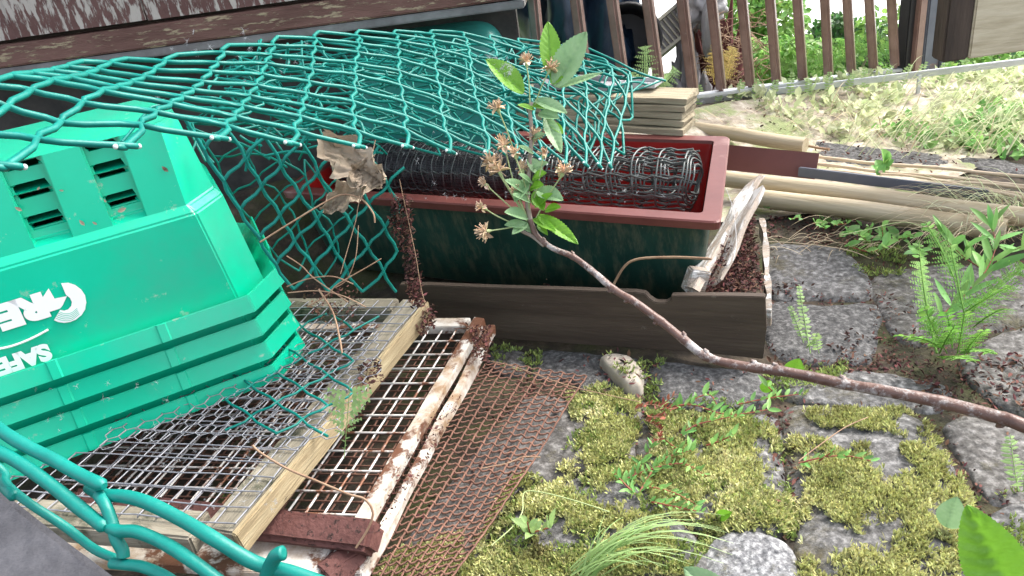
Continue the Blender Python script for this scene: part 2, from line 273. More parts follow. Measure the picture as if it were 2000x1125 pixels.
# ================================================================ RAILING
rn3=RN
rl=thing('railing','brown steel garden railing of upright square bars on a grey bottom rail','railing',(RA+RB)/2)
tops=[1046,1130,1201,1270,1337,1394,1453,1507,1560,1613,1657,1700,1743]; slope=[.10,.13,.14,.14,.12,.11,.10,.08,.07,.05,.06,.066,.055]
for i,(x,sl) in enumerate(zip(tops,slope)):
    xb=x-36*sl*.5; yb=215-.126*(x-1046)
    B=onplane(x+sl*(yb-36),yb,RA,RN); T=onplane(x-sl*40,-4,RA,RN); d=(T-B).normalized()
    Bb=B-d*.01; Tt=B+d*(.95/d.z)
    a=(RD*.8-RN*.6); wd=.034*(1 if i<5 else .92)
    b=MB(); y=d.cross(a).normalized(); z=y.cross(d)
    vs=[]; n=10
    for k in range(n+1):
        P=Bb+(Tt-Bb)*(k/n)
        for (p,q) in((-1,-1),(1,-1),(1,1),(-1,1)): vs.append(P+y*p*wd/2+z*q*wd/2)
    b.add(vs,[(k*4+j,k*4+(j+1)%4,(k+1)*4+(j+1)%4,(k+1)*4+j) for k in range(n) for j in range(4)]+[(3,2,1,0),(n*4,n*4+1,n*4+2,n*4+3)])
    b.build('baluster',M['rail'],rl,bevel=.008)
A=RA-RD*.3; A.z=railz(-.3); B=onplane(1840,115,RA,RN); B.z=railz((B-RA).dot(RD))
plank('bottom_rail',A-UP*.02,B-UP*.02,UP,.035,.012,M['steel'],rl)
plank('top_rail',A+UP*.93,B+UP*.93,UP,.05,.03,M['rail'],rl)
def post(name,x0,x1,yb,dd,mat,label,cat,top=1.2,parent=None):
    A=onplane(x0,yb,RA+RN*dd,RN); B=onplane(x1,yb,RA+RN*dd,RN); c=(A+B)/2; wd=(B-A).length
    t=parent
    return plank(name,c-UP*.04,c+UP*top,RD,.05,wd,mat,t,bevel=.004)
post('end_post',1757,1771,122,0,M['black'],'','',1.0,rl)
post('end_post',1776,1790,125,.02,M['rail'],'','',1.0,rl)
o=post('gate_post',1794,1823,122,0,M['bluepost'],'','',1.1); tag(o,'blue grey steel post with rust specks at the right end of the railing','post')
o=post('gate_post',1826,1834,128,.01,M['bluepost'],'','',1.1); tag(o,'thin grey upright beside the timber block, right of the thicker post','post')
# the long pale bar in front of the railing
A=G(1345,199,.07); B=G(2060,113,.07); low=thing('low_bar','long galvanised flat bar running low across the weeds before the railing','metal bar',((A+B)/2).xy.to_3d())
plank('bar',A,B,UP,.012,.022,M['steel'],low)
for x in(1801,1372):
    P=A+(B-A)*((x-1345)/715); plank('leg',P-UP*.12+RN*.008,P+UP*.0+RN*.008,RN,.018,.006,M['steel'],low)
# timber box at the top right
Pb=D(1892,116,1.9); bz=Pb.z; tb=thing('timber_planter','raised pale timber planter box with dark corner post, top right','planter box',Pb+V((.3,.2,-Pb.z)))
ex=V((.93,.36,0)).normalized(); ey=V((-.36,.93,0))
Pc=G(2010,100,bz); ex=V((Pc.x-Pb.x,Pc.y-Pb.y,0)).normalized(); ey=V((-ex.y,ex.x,0))
for k in range(3):
    plank('side_board',Pb+UP*(.11+.225*k)-ey*-.02,Pb+ex*.75+UP*(.11+.225*k)+ey*.02,UP,.04,.218,M['endgrain'],tb,bevel=.004,seg=10,wob=.001)
plank('corner_post',Pb-ex*.032+ey*.03+UP*.0,Pb-ex*.032+ey*.03+UP*.75,ex,.06,.06,M['darktimber'],tb,bevel=.004)
plank('back_board',Pb+ex*.05+ey*.05+UP*.30,Pb+ex*.05+ey*.14+UP*.30,UP,.03,.58,M['darktimber'],tb)
plank('leg',V((Pb.x,Pb.y,-.06))+ex*.45+ey*.06,Pb+ex*.45+ey*.06,ex,.1,.1,M['darktimber'],tb)
plank('leg',V((Pb.x,Pb.y,-.06))+ex*.60+ey*.12,Pb+ex*.60+ey*.12,ex,.1,.1,M['darktimber'],tb)
plank('floor_board',Pb+ex*.02+ey*.10+UP*.02,Pb+ex*.75+ey*.10+UP*.02,UP,.12,.03,M['darktimber'],tb)
# ================================================================ leaves and plants
def leafmesh(mb,base,tip,wd,nrm,fold=.25,curl=.0,n=8,serr=.06,droop=0,shape=.9):
    base,tip=V(base),V(tip); X=tip-base; L=X.length; X=X.normalized(); Z=V(nrm); Z=(Z-X*Z.dot(X)).normalized(); Y=Z.cross(X); vs=[]
    for i in range(n+1):
        u=i/n; hw=wd/2*(math.sin(math.pi*min(1,u**shape*.98+.02))**.75)*(1+serr*(1 if i%2 else -1)); 
        if i==n: hw=0.0002
        SS=(-1,-.5,0,.5,1) if n<14 else (-1,-.8,-.6,-.4,-.2,0,.2,.4,.6,.8,1)
        for s in SS:
            lift=abs(s)*hw*fold*2-curl*L*(u-.5)**2*4*.25+droop*L*(-u*u)*.5
            vs.append(base+X*L*u+Y*s*hw+Z*(lift+(.012*L*math.sin(u*40)*abs(s)*(1-abs(s)) if n<14 else .020*L*(1-abs(s)**3)*min(1,abs(((u-abs(s)*.16)*9)%1-.5)*3.4-.1)-(.014*L if s==0 else 0))))
    q_=len(SS); mb.add(vs,[(i*q_+k,i*q_+k+1,(i+1)*q_+k+1,(i+1)*q_+k) for i in range(n) for k in range(q_-1)],True)
def quickleaf(mb,base,tip,wd,nrm,fold=.3):
    base,tip=V(base),V(tip); X=tip-base; Z=V(nrm); Xn=X.normalized(); Z=Z-Xn*Z.dot(Xn)
    if Z.length<1e-6: Z=Xn.orthogonal()
    Z.normalize(); Y=Z.cross(Xn)*wd/2; h=Z*wd*fold
    mb.add([base,base+X*.3+Y*.85+h,base+X*.65+Y*.8+h,tip,base+X*.65-Y*.8+h,base+X*.3-Y*.85+h,base+X*.5],[(0,6,2,1),(6,3,2),(0,5,4,6),(6,4,3)],True)
def frond(mb,base,tip,wd,n=14,arch=.12,side=None,start=.18,pw=.32,lobes=True):
    base,tip=V(base),V(tip); X=tip-base; L=X.length; sd_=side if side is not None else rgt
    bend=UP*L*arch; sb=rgt*L*rnd(-.13,.13)-fwd*L*rnd(0,.1); S=lambda u:base+X*u+bend*math.sin(u*math.pi*.85)+sb*(u*u-u*.3)
    mb.tube([S(i/10) for i in range(11)],[L*.009*(1-.8*i/10)+.0003 for i in range(11)],4)
    Y=V(sd_); Y=(Y-X.normalized()*Y.dot(X.normalized())).normalized(); Z=X.normalized().cross(Y)
    for i in range(n):
        u=start+(1-start)*i/n; P=S(u); l=wd/2*math.sin(math.pi*min(1,.25+.75*(1-(u-start)/(1-start)))*.62)*1.1
        tg=(S(min(u+.02,1))-P).normalized()
        for s in(-1,1):
            d=(Y*s+tg*.45+Z*rnd(-.1,.25)).normalized(); 
            if random.random()<.05: continue
            q=P+d*l*rnd(.7,1.1)-UP*l*rnd(.0,.35)+tg*l*rnd(-.12,.12)
            w_=L*(1-start)/n*.95
            if lobes and l>.02:
                m=5
                for k in range(m):
                    c=P+(q-P)*((k+.3)/m); lw=w_*(1-k/m*.7)*.75
                    for s2 in(-1,1): quickleaf(mb,c,c+(tg*s2*.8+d*.55)*lw,lw*.7,Z,.1)
                mb.tube([P,q],[.0006,.0002],3,False)
            else: quickleaf(mb,P,q,w_*.95,Z,.12)
# ================================================================ beyond the railing
def bush(name,label,c,rx,ry,rz,n,ls,mat,group=None,seed=0,trunk=True):
    random.seed(seed+11); t=thing(name,label,'bush',(c[0],c[1],-.98),group)
    mb=MB(); cl=[(V((rnd(-1,1),rnd(-1,1),rnd(-1,1)))*.7,rnd(.3,.6)) for _ in range(11)]
    for i in range(n):
        q,rr=random.choice(cl); d=V((random.gauss(0,1),random.gauss(0,1),random.gauss(0,1))).normalized()*rr*rnd(.75,1.05)
        p=V(((q.x+d.x)*rx+c[0],(q.y+d.y)*ry+c[1],(q.z+d.z)*rz+c[2]))
        nn=(d+V((rnd(-.6,.6),rnd(-.6,.6),rnd(-.2,.8)))).normalized(); a=nn.orthogonal().normalized(); a.rotate(Matrix.Rotation(rnd(0,6.28),3,nn)); l=ls*rnd(.6,1.3)
        quickleaf(mb,p,p+a*l,l*.6,nn,.1)
    mb.build('crown',mat,t)
    if trunk:
        b=MB()
        for k in range(5):
            e=V((c[0]+rnd(-.6,.6)*rx,c[1]+rnd(-.6,.6)*ry,c[2]+rnd(-.1,.5)*rz)); s=V((c[0]+rnd(-.05,.05),c[1],-1.0))
            b.tube(smoothpath([s,(s+e)/2+V((rnd(-.05,.05),0,.05)),e],3),[.018-.0022*j for j in range(7)],5)
        b.build('trunk',M['twig'],t)
    return t
bush('ivy_bush','dark green ivy bush seen between the right hand railing bars',D(1655,100,5.6),.55,.4,.34,5200,.05,M['hedge'],seed=1)
bush('leafy_bush','bright light green bush behind the middle railing bars',D(1480,40,5.2),.34,.4,.40,4200,.05,M['hedgepale'],seed=2)
bush('leafy_bush','low lime green plant at the foot of the right railing bars',D(1600,150,3.9),.50,.18,.26,3600,.04,M['hedgepale'],seed=3)
bush('leafy_bush','dark low bush under the blue grey post',D(1700,130,4.3),.30,.2,.24,2600,.04,M['hedge'],seed=4)
bush('leafy_bush','bush coloured pale as if overexposed, below the timber box at the right edge',D(1930,160,4.6),.55,.3,.28,2600,.05,M['hedgepale'],seed=5)
bush('leafy_bush','small green bush right of the blue grey post, under the timber box',D(1860,110,5.8),.35,.3,.24,1800,.05,M['hedge'],seed=6)
# junk behind the railing
def lump(name,label,cat,c,r,mat,amp=.25,fr=3,sq=(1,1,1),seed=0):
    b=MB(); c=V(c)
    def S(u,v):
        a=u*2*math.pi; e=(v-.5)*math.pi; d=V((math.cos(a)*math.cos(e),math.sin(a)*math.cos(e),math.sin(e)))
        k=1+amp*noise.turbulence(d*fr*.6+V((seed,0,0)),4,False)-amp*.4
        k+=.05*math.sin(a*9+seed+4*noise.noise(d*2))
        return c+V((d.x*r[0]*sq[0],d.y*r[1],d.z*r[2]))*k
    b.grid(S,60,40); return tag(b.build(name,mat),label,cat)
def D2(x,y,t): return D(x,y,t)
P=D2(1120,40,3.1); lump('tarpaulin','navy blue plastic sheeting bundled behind the left railing bars','tarpaulin',(P.x,P.y,-.15),(.26,.3,.95),M['tarp'],.35,4,seed=3)
P=D2(1190,70,3.2); lump('tarpaulin','second navy plastic bundle, right of the first behind the railing','tarpaulin',(P.x,P.y+.15,-.2),(.2,.3,.98),M['tarp'],.4,5,seed=8)
# black round bucket on its side
tc_=D2(1225,75,2.95); b=MB(); ax=(CP-tc_).normalized(); a1=ax.orthogonal().normalized(); a2=ax.cross(a1)
def circ(c,r,n=28): return [c+(a1*math.cos(k*2*math.pi/n)+a2*math.sin(k*2*math.pi/n))*r for k in range(n)]
rings=[circ(tc_-ax*.20,.10),circ(tc_,.125),circ(tc_+ax*.004,.131),circ(tc_+ax*.004,.118),circ(tc_-ax*.18,.092)]
vs=[p for q in rings for p in q]; b.add(vs,[(i*28+k,i*28+(k+1)%28,(i+1)*28+(k+1)%28,(i+1)*28+k) for i in range(4) for k in range(28)],True); b.add(rings[4],[tuple(range(28))]); b.add(rings[0],[tuple(range(28))])
tag(b.build('bucket',M['black']),'black round bucket lying on its side behind the third railing bar','bucket')
# cream crate
cr=thing('plastic_crate','dusty cream slatted plastic crate leaning behind the railing','crate',D2(1305,70,3.2)-UP*.15)
c=D2(1302,62,3.15); cx=(rgt*.75+upv*.62).normalized(); cy=(upv*.75-rgt*.62).normalized(); cn=cx.cross(cy)
for s in(-1,1):
    b=MB(); b.box(c+cy*s*.055,cx,cy,cn,.26,.012,.03); b.build('frame_side',M['crate'],cr)
    b=MB(); b.box(c+cx*s*.124,cx,cy,cn,.012,.098,.03); b.build('frame_side',M['crate'],cr)
for k in range(11):
    b=MB(); b.box(c+cx*(-.105+.021*k),cx,cy,cn,.007,.098,.008); b.build('slat',M['crate'],cr)
b=MB(); b.box(c-cn*.1,cx,cy,cn,.24,.1,.16); b.build('crate_body',M['greyp'],cr)
P=D2(1370,5,3.1); lump('plastic_bag','crumpled whitish plastic bag behind the railing','bag',P,(.10,.08,.13),M['white'],.4,4,seed=5)
P=D2(1388,60,3.05); lump('plastic_bottle','pale dented bottle shape behind the fifth railing bar','bottle',P,(.035,.05,.12),M['white'],.1,3,seed=6)
P=D2(1345,110,3.2); lump('rubble_bag','dull grey sack sagging below the cream crate','sack',(P.x,P.y,-.35),(.14,.15,.55),M['greyp'],.4,4,seed=12)
P=D2(1400,110,3.3); lump('root_ball','brown tangled root heap behind the sixth railing bar','root heap',(P.x,P.y,-.3),(.19,.15,.58),M['litter'],.6,6,seed=16)
b=MB(); random.seed(5)
for k in range(170):
    s=V((P.x+rnd(-.10,.16),P.y-.12+rnd(-.05,.05),P.z+rnd(-.16,.18))); b.tube(smoothpath([s,s+V((rnd(-.05,.05),rnd(-.03,.03),rnd(-.03,.05))),s+V((rnd(-.1,.1),rnd(-.03,.03),rnd(-.06,.06)))],3),.0016,3)
tag(b.build('dry_roots',M['straw']),'mat of dry brown rootlets hanging over the root heap','roots',kind='stuff')
b=MB(); random.seed(6)
for i in range(7): frond(b,D2(1395+i*3,165,2.95),D2(1385+i*9,85+rnd(-5,25),3.0),.07,12,.05)
tag(b.build('autumn_fern',pmat('yellowed_fern',[(.3,(.36,.26,.04)),(.7,(.50,.38,.08))],6,island=.3,transl=.4)),'yellowing fern clump between the sixth and seventh railing bars','fern')
# ================================================================ TUB, PALE TRAYS
tbx=MB(); TC=D(860,150,2.22); tx=sdv; ty=-sn
def rbox(cx,hx,hy,hz_,rad,n=6):
    """rounded box as a superellipsoid-cornered grid"""
    b=MB()
    def S(u,v):
        a=u*2*math.pi; e=(v-.5)*math.pi; f=lambda q,p:math.copysign(abs(q)**p,q); p=.28
        return cx+tx*hx*f(math.cos(e),p)*f(math.cos(a),p)+ty*hy*f(math.cos(e),p)*f(math.sin(a),p)+UP*hz_*f(math.sin(e),.42)
    b.grid(S,72,36); return b
TR=G(1010,150,.36); TC=V((TR.x,TR.y,0))-tx*.23+ty*.06
tub=thing('tub','dark teal plastic tub upside down with rounded corner under the shed edge','tub',TC)
rbox(TC+UP*.275,.23,.24,.275,.1).build('body',M['tub'],tub)
b=MB(); b.box(TC+UP*.02,tx,ty,UP,.52,.54,.03); b.build('lip',M['tub'],tub,bevel=.01)
b=MB(); A=D(1075,165,2.0); B=D(1245,160,2.1)
def tray(name,label,c,X,l,wd,mat,h=.02):
    t=MB(); Y=UP.cross(X).normalized(); n=Y.cross(X); 
    t.box(c,X,Y,UP,l,wd,h*.3); 
    for s in(-1,1): t.box(c+Y*s*wd/2+UP*h/2,X,Y,UP,l+.01,.008,h*1.1); t.box(c+X*s*l/2+UP*h/2,X,Y,UP,.008,wd-.012,h*1.1)
    return tag(t.build(name,mat,bevel=.0015),label,'tray')
tx2=V((.93,-.36,0)).normalized()
# ================================================================ TROUGH
ZR=.25; Rn=G(1408,437,ZR); Rf=G(1426,268,ZR); Ln_=G(775,392,ZR); dn=(Ln_-Rn).normalized()
Fi=G(1105,260,ZR); df=(Fi-Rf).normalized(); dn=((dn+df)/2).normalized(); TL=1.12
Ln=Rn+(G(775,392,ZR)-Rn).normalized()*TL; Lf=Rf+df*TL
C4=[Rn,Rf,Lf,Ln]      # rim outline seen from above
def inset(P,d,z):
    """move the four corners inwards by d and set the height"""
    out=[]; n=4
    for i in range(n):
        a=(P[(i+1)%n]-P[i]).normalized(); b_=(P[(i-1)%n]-P[i]).normalized(); s=abs(a.cross(b_).z)
        q=P[i]+(a+b_)*(d/s); out.append(V((q.x,q.y,z)))
    return out
def rounded(P,rad,n=5):
    out=[]
    for i in range(4):
        p=P[i]; a=(P[(i-1)%4]-p).normalized(); c=(P[(i+1)%4]-p).normalized()
        A_=p+a*rad; B_=p+c*rad
        for k in range(n+1):
            t=k/n; out.append(A_*(1-t)**2+p*2*t*(1-t)+B_*t*t)
    return out
def loft(mb,loops,smooth=True):
    n=len(loops[0]); vs=[p for l in loops for p in l]
    mb.add(vs,[(i*n+k,i*n+(k+1)%n,(i+1)*n+(k+1)%n,(i+1)*n+k) for i in range(len(loops)-1) for k in range(n)],smooth)
tr=thing('trough','long dark green trough with a red lined, dusty brown rim holding rolled mesh','trough',(Rn+Lf)/2-UP*ZR)
b=MB(); loft(b,[rounded(inset(C4,.002,ZR-.016),.02),rounded(C4,.02),rounded(inset(C4,.003,ZR+.003),.018),rounded(inset(C4,.036,ZR+.003),.012),rounded(inset(C4,.040,ZR-.010),.012)],False); b.build('rim',M['rim'],tr)
b=MB(); loft(b,[rounded(inset(C4,.024,ZR-.004),.04),rounded(inset(C4,.034,.14),.045),rounded(inset(C4,.055,.02),.05),rounded(inset(C4,.075,.005),.05)]); b.add(rounded(inset(C4,.075,.005),.05),[tuple(range(24))]); b.build('body',M['trough'],tr)
b=MB(); loft(b,[rounded(inset(C4,.0395,ZR-.004),.012),rounded(inset(C4,.062,.10),.05),rounded(inset(C4,.09,.05),.06)]); b.add(rounded(inset(C4,.09,.05),.06),[tuple(range(24))]); b.build('liner',M['liner'],tr)
# rolled mesh in the trough
def meshroll(name,label,A,B,R0,hoops,wr,mat,layers=4,longs=7,jit=.004,ringn=26,seed=1):
    random.seed(seed); A,B=V(A),V(B); X=(B-A).normalized(); Y=UP.cross(X).normalized(); Z=X.cross(Y); L=(B-A).length; b=MB()
    ph=[rnd(0,6.28)*.06 for _ in range(layers)]
    for h in range(hoops):
        x=L*(h+.1)/(hoops-.75); pts=[]
        for k in range(int(ringn*layers)):
            a=k/ringn*2*math.pi; lay=k/ringn; r=R0*(1-.15*lay)+jit*noise.noise(V((a*1.3,h*3.1,seed)))*1.5
            xx=x+lay*L/hoops*.10+.004*math.sin(a*3+h)+.004*noise.noise(V((h*3,a,seed)))
            sq=1+.10*math.sin(a*longs/1.0)
            pts.append(A+X*xx+Y*math.cos(a)*r*1.12+Z*math.sin(a)*r*.92)
        b.tube(pts,wr,5)
    for lay in range(layers):
        for k in range(longs):
            a=2*math.pi*k/longs+ph[lay]*.35; r=R0*(1-.15*lay); pts=[]
            for i in range(hoops*3+1):
                x=L*i/(hoops*3); aa=a+.05*math.sin(i*2.09)+.05*noise.noise(V((i*.3,k,lay))); rr=r-abs(math.sin(i*math.pi/3))*.004
                pts.append(A+X*(x+rnd(-.001,.001))+Y*math.cos(aa)*rr*1.12+Z*math.sin(aa)*rr*.92)
            b.tube(pts,wr*.92,5)
    return b.build(name,mat) ,label
mrz=.235; RB1=G(1352,352,mrz); RL1=RB1+(Ln-Rn).normalized()*.40
o,l=meshroll('mesh_roll','',RL1,RB1,.074,8,.0025,M['blackmesh'],4,10,.004,seed=2); tag(o,'coarse black plastic mesh rolled up in the right end of the trough','mesh roll')
RL2=RL1+(Ln-Rn).normalized()*.56
o,l=meshroll('mesh_roll','',RL2,RL1-(Ln-Rn).normalized()*-.0,.078,20,.0015,M['blackmesh'],4,9,.006,seed=3); tag(o,'denser dark wire mesh roll in the middle of the trough','mesh roll')
b=MB(); random.seed(9); A=RL2+(Rn-Ln).normalized()*.02; B=RL1; X=(B-A).normalized(); Y=UP.cross(X).normalized(); Z=X.cross(Y); L=(B-A).length
for k in range(70):
    a=2*math.pi*k/70; b.tube([A+X*(L*i/24)+(Y*math.cos(a+.05*math.sin(i))*1.1+Z*math.sin(a+.05*math.sin(i))*.9)*(.070+.004*math.sin(i*.9+k*2)) for i in range(25)],.0007,3,False)
for k in range(90):
    x=L*(k+.5)/90; b.tube([A+X*(x+.004*math.sin(j*.9+k))+(Y*math.cos(j*.3307)*1.1+Z*math.sin(j*.3307)*.9)*(.070+.003*math.sin(j+k)) for j in range(20)],.0007,3,False)
b.grid(lambda u,v:A+X*L*u+(Y*math.cos(v*6.283)*1.1+Z*math.sin(v*6.283)*.9)*(.058+.005*math.sin(u*40+v*20)),40,20)
tag(b.build('netting_roll',M['netting']),'roll of fine black netting inside the darker left mesh roll','netting roll')
# ================================================================ PLANKS behind the trough
pd=(G(1335,200,.30)-G(1095,192,.30)).normalized(); pn=V((-pd.y,pd.x,0))
if pn.y<0: pn=-pn
PE=G(1332,262,.262)
names=['lowest plank of the weathered stack on the far rim of the trough','second plank up in the weathered stack behind the trough','third plank up in the weathered stack, with a damp dark edge','fourth plank up in the weathered stack, under the top one','topmost plank of the weathered stack behind the trough']
for k in range(5):
    hh=.0145; z=.2545+hh/2+k*(hh+.0022); e=PE+pn*(.056+.008*k+rnd(-.009,.009))+pd*rnd(-.012,.006); e=V((e.x,e.y,z))
    tag(plank('weathered_plank',e-pd*.62,e,UP,.095,hh,M['plankw'],bevel=.0015,seg=40,wob=.0034,ends=1.2),names[k],'plank','weathered planks stacked behind the trough')
o=tray('seed_tray','shallow pale grey plastic tray on the plank stack',V((e.x,e.y,.345))-pd*.33+pn*.02,pd,.24,.09,M['greyp'],.014)
tray('seed_tray','small white plastic tray right of the grey tray on the plank stack',V((e.x,e.y,.345))-pd*.155+pn*.035,pd,.085,.05,M['white'],.012)
# ================================================================ POLES, GUTTER, CANES on the ground at the right
def cyl(name,label,cat,A,B,r,mat,group=None,n=20,taper=1,wob=.0,nodes=0):
    A,B=V(A),V(B); X=(B-A).normalized(); Z=UP; Y=Z.cross(X).normalized(); Z=X.cross(Y); L=(B-A).length
    Mx=Matrix(((X.x,Y.x,Z.x,A.x),(X.y,Y.y,Z.y,A.y),(X.z,Y.z,Z.z,A.z),(0,0,0,1))); b=MB(); m=40; rr=[]; pts=[]
    for i in range(m+1):
        u=i/m; pts.append(V((L*u,wob*noise.noise(V((u*3,r*99,0))),wob*noise.noise(V((u*3,5,r*77)))))); q=r*(1+(taper-1)*u)
        if nodes and (i%nodes)==0: q*=1.22
        rr.append(q)
    b.tube(pts,rr,n); return tag(b.build(name,mat,local=Mx),label,cat,group)
z1=.03
p1a,p1b=G(1400,346,.045),G(2040,429,.045); cyl('timber_pole','upper pale round timber pole with knots lying past the trough','pole',p1a,p1b,.0225,M['pole'],'round timber poles on the ground',wob=.004)
p2a,p2b=G(1462,384,.03),G(1965,449,.03); cyl('timber_pole','lower pale round timber pole, the one nearest the stones','pole',p2a,p2b,.0245,M['pole'],'round timber poles on the ground',wob=.004)
A,B=G(1395,305,.075),G(1596,325,.05); dd=(B-A).normalized(); tag(plank('plastic_board',A,B,(upv*.8+UP*.3),.012,.072,M['brownplastic'],bevel=.001),'flat brown plastic board jutting out right of the trough','plastic board')
A,B=G(1335,247,.06),G(1573,284,.05); cyl('timber_post','grey green half round timber post behind the brown plastic board','post',A,B,.022,M['pole'],wob=.002)
A,B=G(1560,335,.045),G(1930,381,.035); tag(plank('plastic_batten',A,B,(upv*.6+UP),.014,.026,M['greyplastic'],bevel=.002),'slate grey plastic batten lying above the upper timber pole','batten')
for i,(a,b_,r,lb) in enumerate([((1540,303),(2030,346),.0048,'topmost bamboo cane, farthest from the timber poles'),((1560,318),(2040,366),.0052,'second bamboo cane from the top of the bundle'),((1600,332),(2050,384),.0048,'third bamboo cane, just above the grey batten'),((1440,262),(1620,291),.004,'dark thin cane behind the half round post'),((1720,340),(2060,372),.0035,'thin bamboo cane between the second and third canes'),((1820,352),(2060,398),.0042,'short bamboo cane nearest the end of the grey batten')]):
    cyl('bamboo_cane',lb,'cane',G(a[0],a[1],.02),G(b_[0],b_[1],.02),r,M['straw'] if i==3 else M['cane'],'bamboo canes lying on the ground',n=8,wob=.006,nodes=5)
# ================================================================ DARK BOARD in front of the trough
BL=G(950,659,0); BR=G(1490,702,0); bd=(BR-BL).normalized(); bn=V((bd.y,-bd.x,0))
def bp(x,y): return onplane(x,y,BL,bn)
out=[(1490,702),(1380,690),(950,660),(760,645),(780,556),(835,557),(960,562),(1100,566),(1180,569),(1240,571),(1260,574),(1268,583),(1280,591),(1300,592),(1310,586),(1311,578),(1420,578),(1494,580),(1497,640)]
b=MB(); b.prism([bp(*q) for q in out],-bn*.016)
c=bp(1130,620); Mx=Matrix(((bd.x,-bn.x,0,c.x),(bd.y,-bn.y,0,c.y),(0,0,1,c.z),(0,0,0,1))); Mi=Mx.inverted(); b.v=[tuple(Mi@V(p)) for p in b.v]
tag(b.build('notched_board',M['board'],local=Mx,bevel=.0015),'dark damp board on edge with a round notch, in front of the trough','board')
b=MB(); pts=[bp(1190,572)-bn*.03,bp(1212,536)-bn*.035,bp(1240,524)-bn*.04,bp(1300,519)-bn*.035,bp(1345,513)-bn*.02,bp(1390,506)-bn*.0]
b.tube(smoothpath(pts,4),[.0028]*20+[.0018],5); tag(b.build('curved_twig',M['straw']),'thin curved brown twig above the notch of the dark board','twig')
# ================================================================ BROKEN WHITE WOOD CORNER
wc=thing('broken_crate','broken old wooden box corner with peeling white paint and leaf litter','broken box',G(1420,600,0))
A=G(1352,560,.12); B=D(1474,352,(G(1474,352,.16)-CP).dot(fwd)*.96)
plank('side_board',A,B,(UP*.6+V((-.6,-.2,0))),.030,.014,M['flakewood'],wc,bevel=.002,seg=22,wob=.007,ends=2.5)
A2=G(1392,560,.10); B2=D(1480,372,1.70)
plank('side_board',A2,B2,(UP*.2+V((-.9,-.35,0))),.036,.009,M['flakewood'],wc,bevel=.002,seg=22,wob=.008,ends=2.5)
plank('end_block',G(1340,545,.13),G(1378,549,.115),UP,.025,.05,M['flakewood'],wc,bevel=.003,seg=6,wob=.003)
b=MB(); pts=smoothpath([G(1488,432,.07),G(1495,470,.075),G(1497,530,.065),G(1501,575,.05),G(1500,612,.03)],5); vs=[]
for i,p in enumerate(pts):
    wv=.0055*(1+.4*math.sin(i*1.1)); vs+=[p-bd*wv+UP*.008,p+bd*wv+UP*.008,p+bd*wv-UP*.03,p-bd*wv-UP*.03]
n=len(pts); b.add(vs,[(i*4+k,i*4+(k+1)%4,(i+1)*4+(k+1)%4,(i+1)*4+k) for i in range(n-1) for k in range(4)]+[(0,1,2,3),(n*4-1,n*4-2,n*4-3,n*4-4)]); b.build('split_batten',M['flakewood'],wc,recalc=True)
plank('floor_board',G(1360,580,.035),G(1490,585,.03),UP,.16,.012,M['darktimber'],wc)
# ================================================================ CAGE PANELS (lower left)
def lerp(a,b,t): return a+(b-a)*t
u_=(V((-.388,.886,0))-V((-.693,1.002,0))).normalized(); v_=(V((-.174,1.369,0))-V((-.410,.809,0))).normalized()
P0=G(472,1046,.16); P1=G(832,604,.16); v_=(P1-P0).normalized(); NL=G(150,1020,.16); u2=(NL-P0).normalized()
hp=thing('cage_panel','timber framed panel of grey welded mesh under the green bins','cage panel',(P0+P1)/2-UP*.16)
rw=.052
side=-u2*1; inn=u2
plank('frame_rail',P0+inn*rw*.5-v_*.01,P1+inn*rw*.5+v_*.01,UP,rw,.034,M['oldwood'],hp,bevel=.003,seg=24,wob=.0018,ends=1)
plank('frame_rail',P0-inn*.006-v_*.015,P1-inn*.006+v_*.0,UP,.010,.040,M['yellowwood'],hp,bevel=.002,seg=30,wob=.0022,ends=1.5)
plank('frame_rail',P0+inn*.06+v_*.0,P0+inn*.95+v_*.0,UP,.05,.034,M['oldwood'],hp,bevel=.003,seg=24,wob=.0018)
plank('frame_rail',P1+inn*.06-v_*.005,P1+inn*.75,UP,.045,.034,M['oldwood'],hp,bevel=.003,seg=24,wob=.0018)
b=MB(); LV=(P1-P0).length; zz=UP*.0205; k=0; random.seed(3)
k=.004
while k<.85:      # wires running away from us
    a=P0+inn*k+zz; b.tube([a+v_*(LV*i/16)+UP*(.0022*noise.noise(V((i*.9,k*9,1))))+inn*.003*noise.noise(V((i*.5,k*30,4))) for i in range(17)],.00115,5); k+=.031
k=.0
while k<LV:
    a=P0+v_*k+zz+UP*.0019; b.tube([a+inn*(.85*i/16)+UP*(.0022*noise.noise(V((i*.9,k*9,7))))+v_*.003*noise.noise(V((i*.5,k*30,9))) for i in range(17)],.00115,5); k+=.030
b.build('welded_mesh',M['galv'],hp)
# second galvanised mesh just below it, slightly turned
b=MB(); 
for i in range(12):
    a=P0+inn*(.07+.068*i)-UP*.022; b.tube([a,a+v_*LV+inn*.02],.0012,5)
for i in range(8):
    a=P0+v_*(.02+.075*i)-UP*.0195+inn*.045; b.tube([a,a+inn*.78+v_*.015],.0012,5)
b.build('backing_mesh',M['galv'],hp)
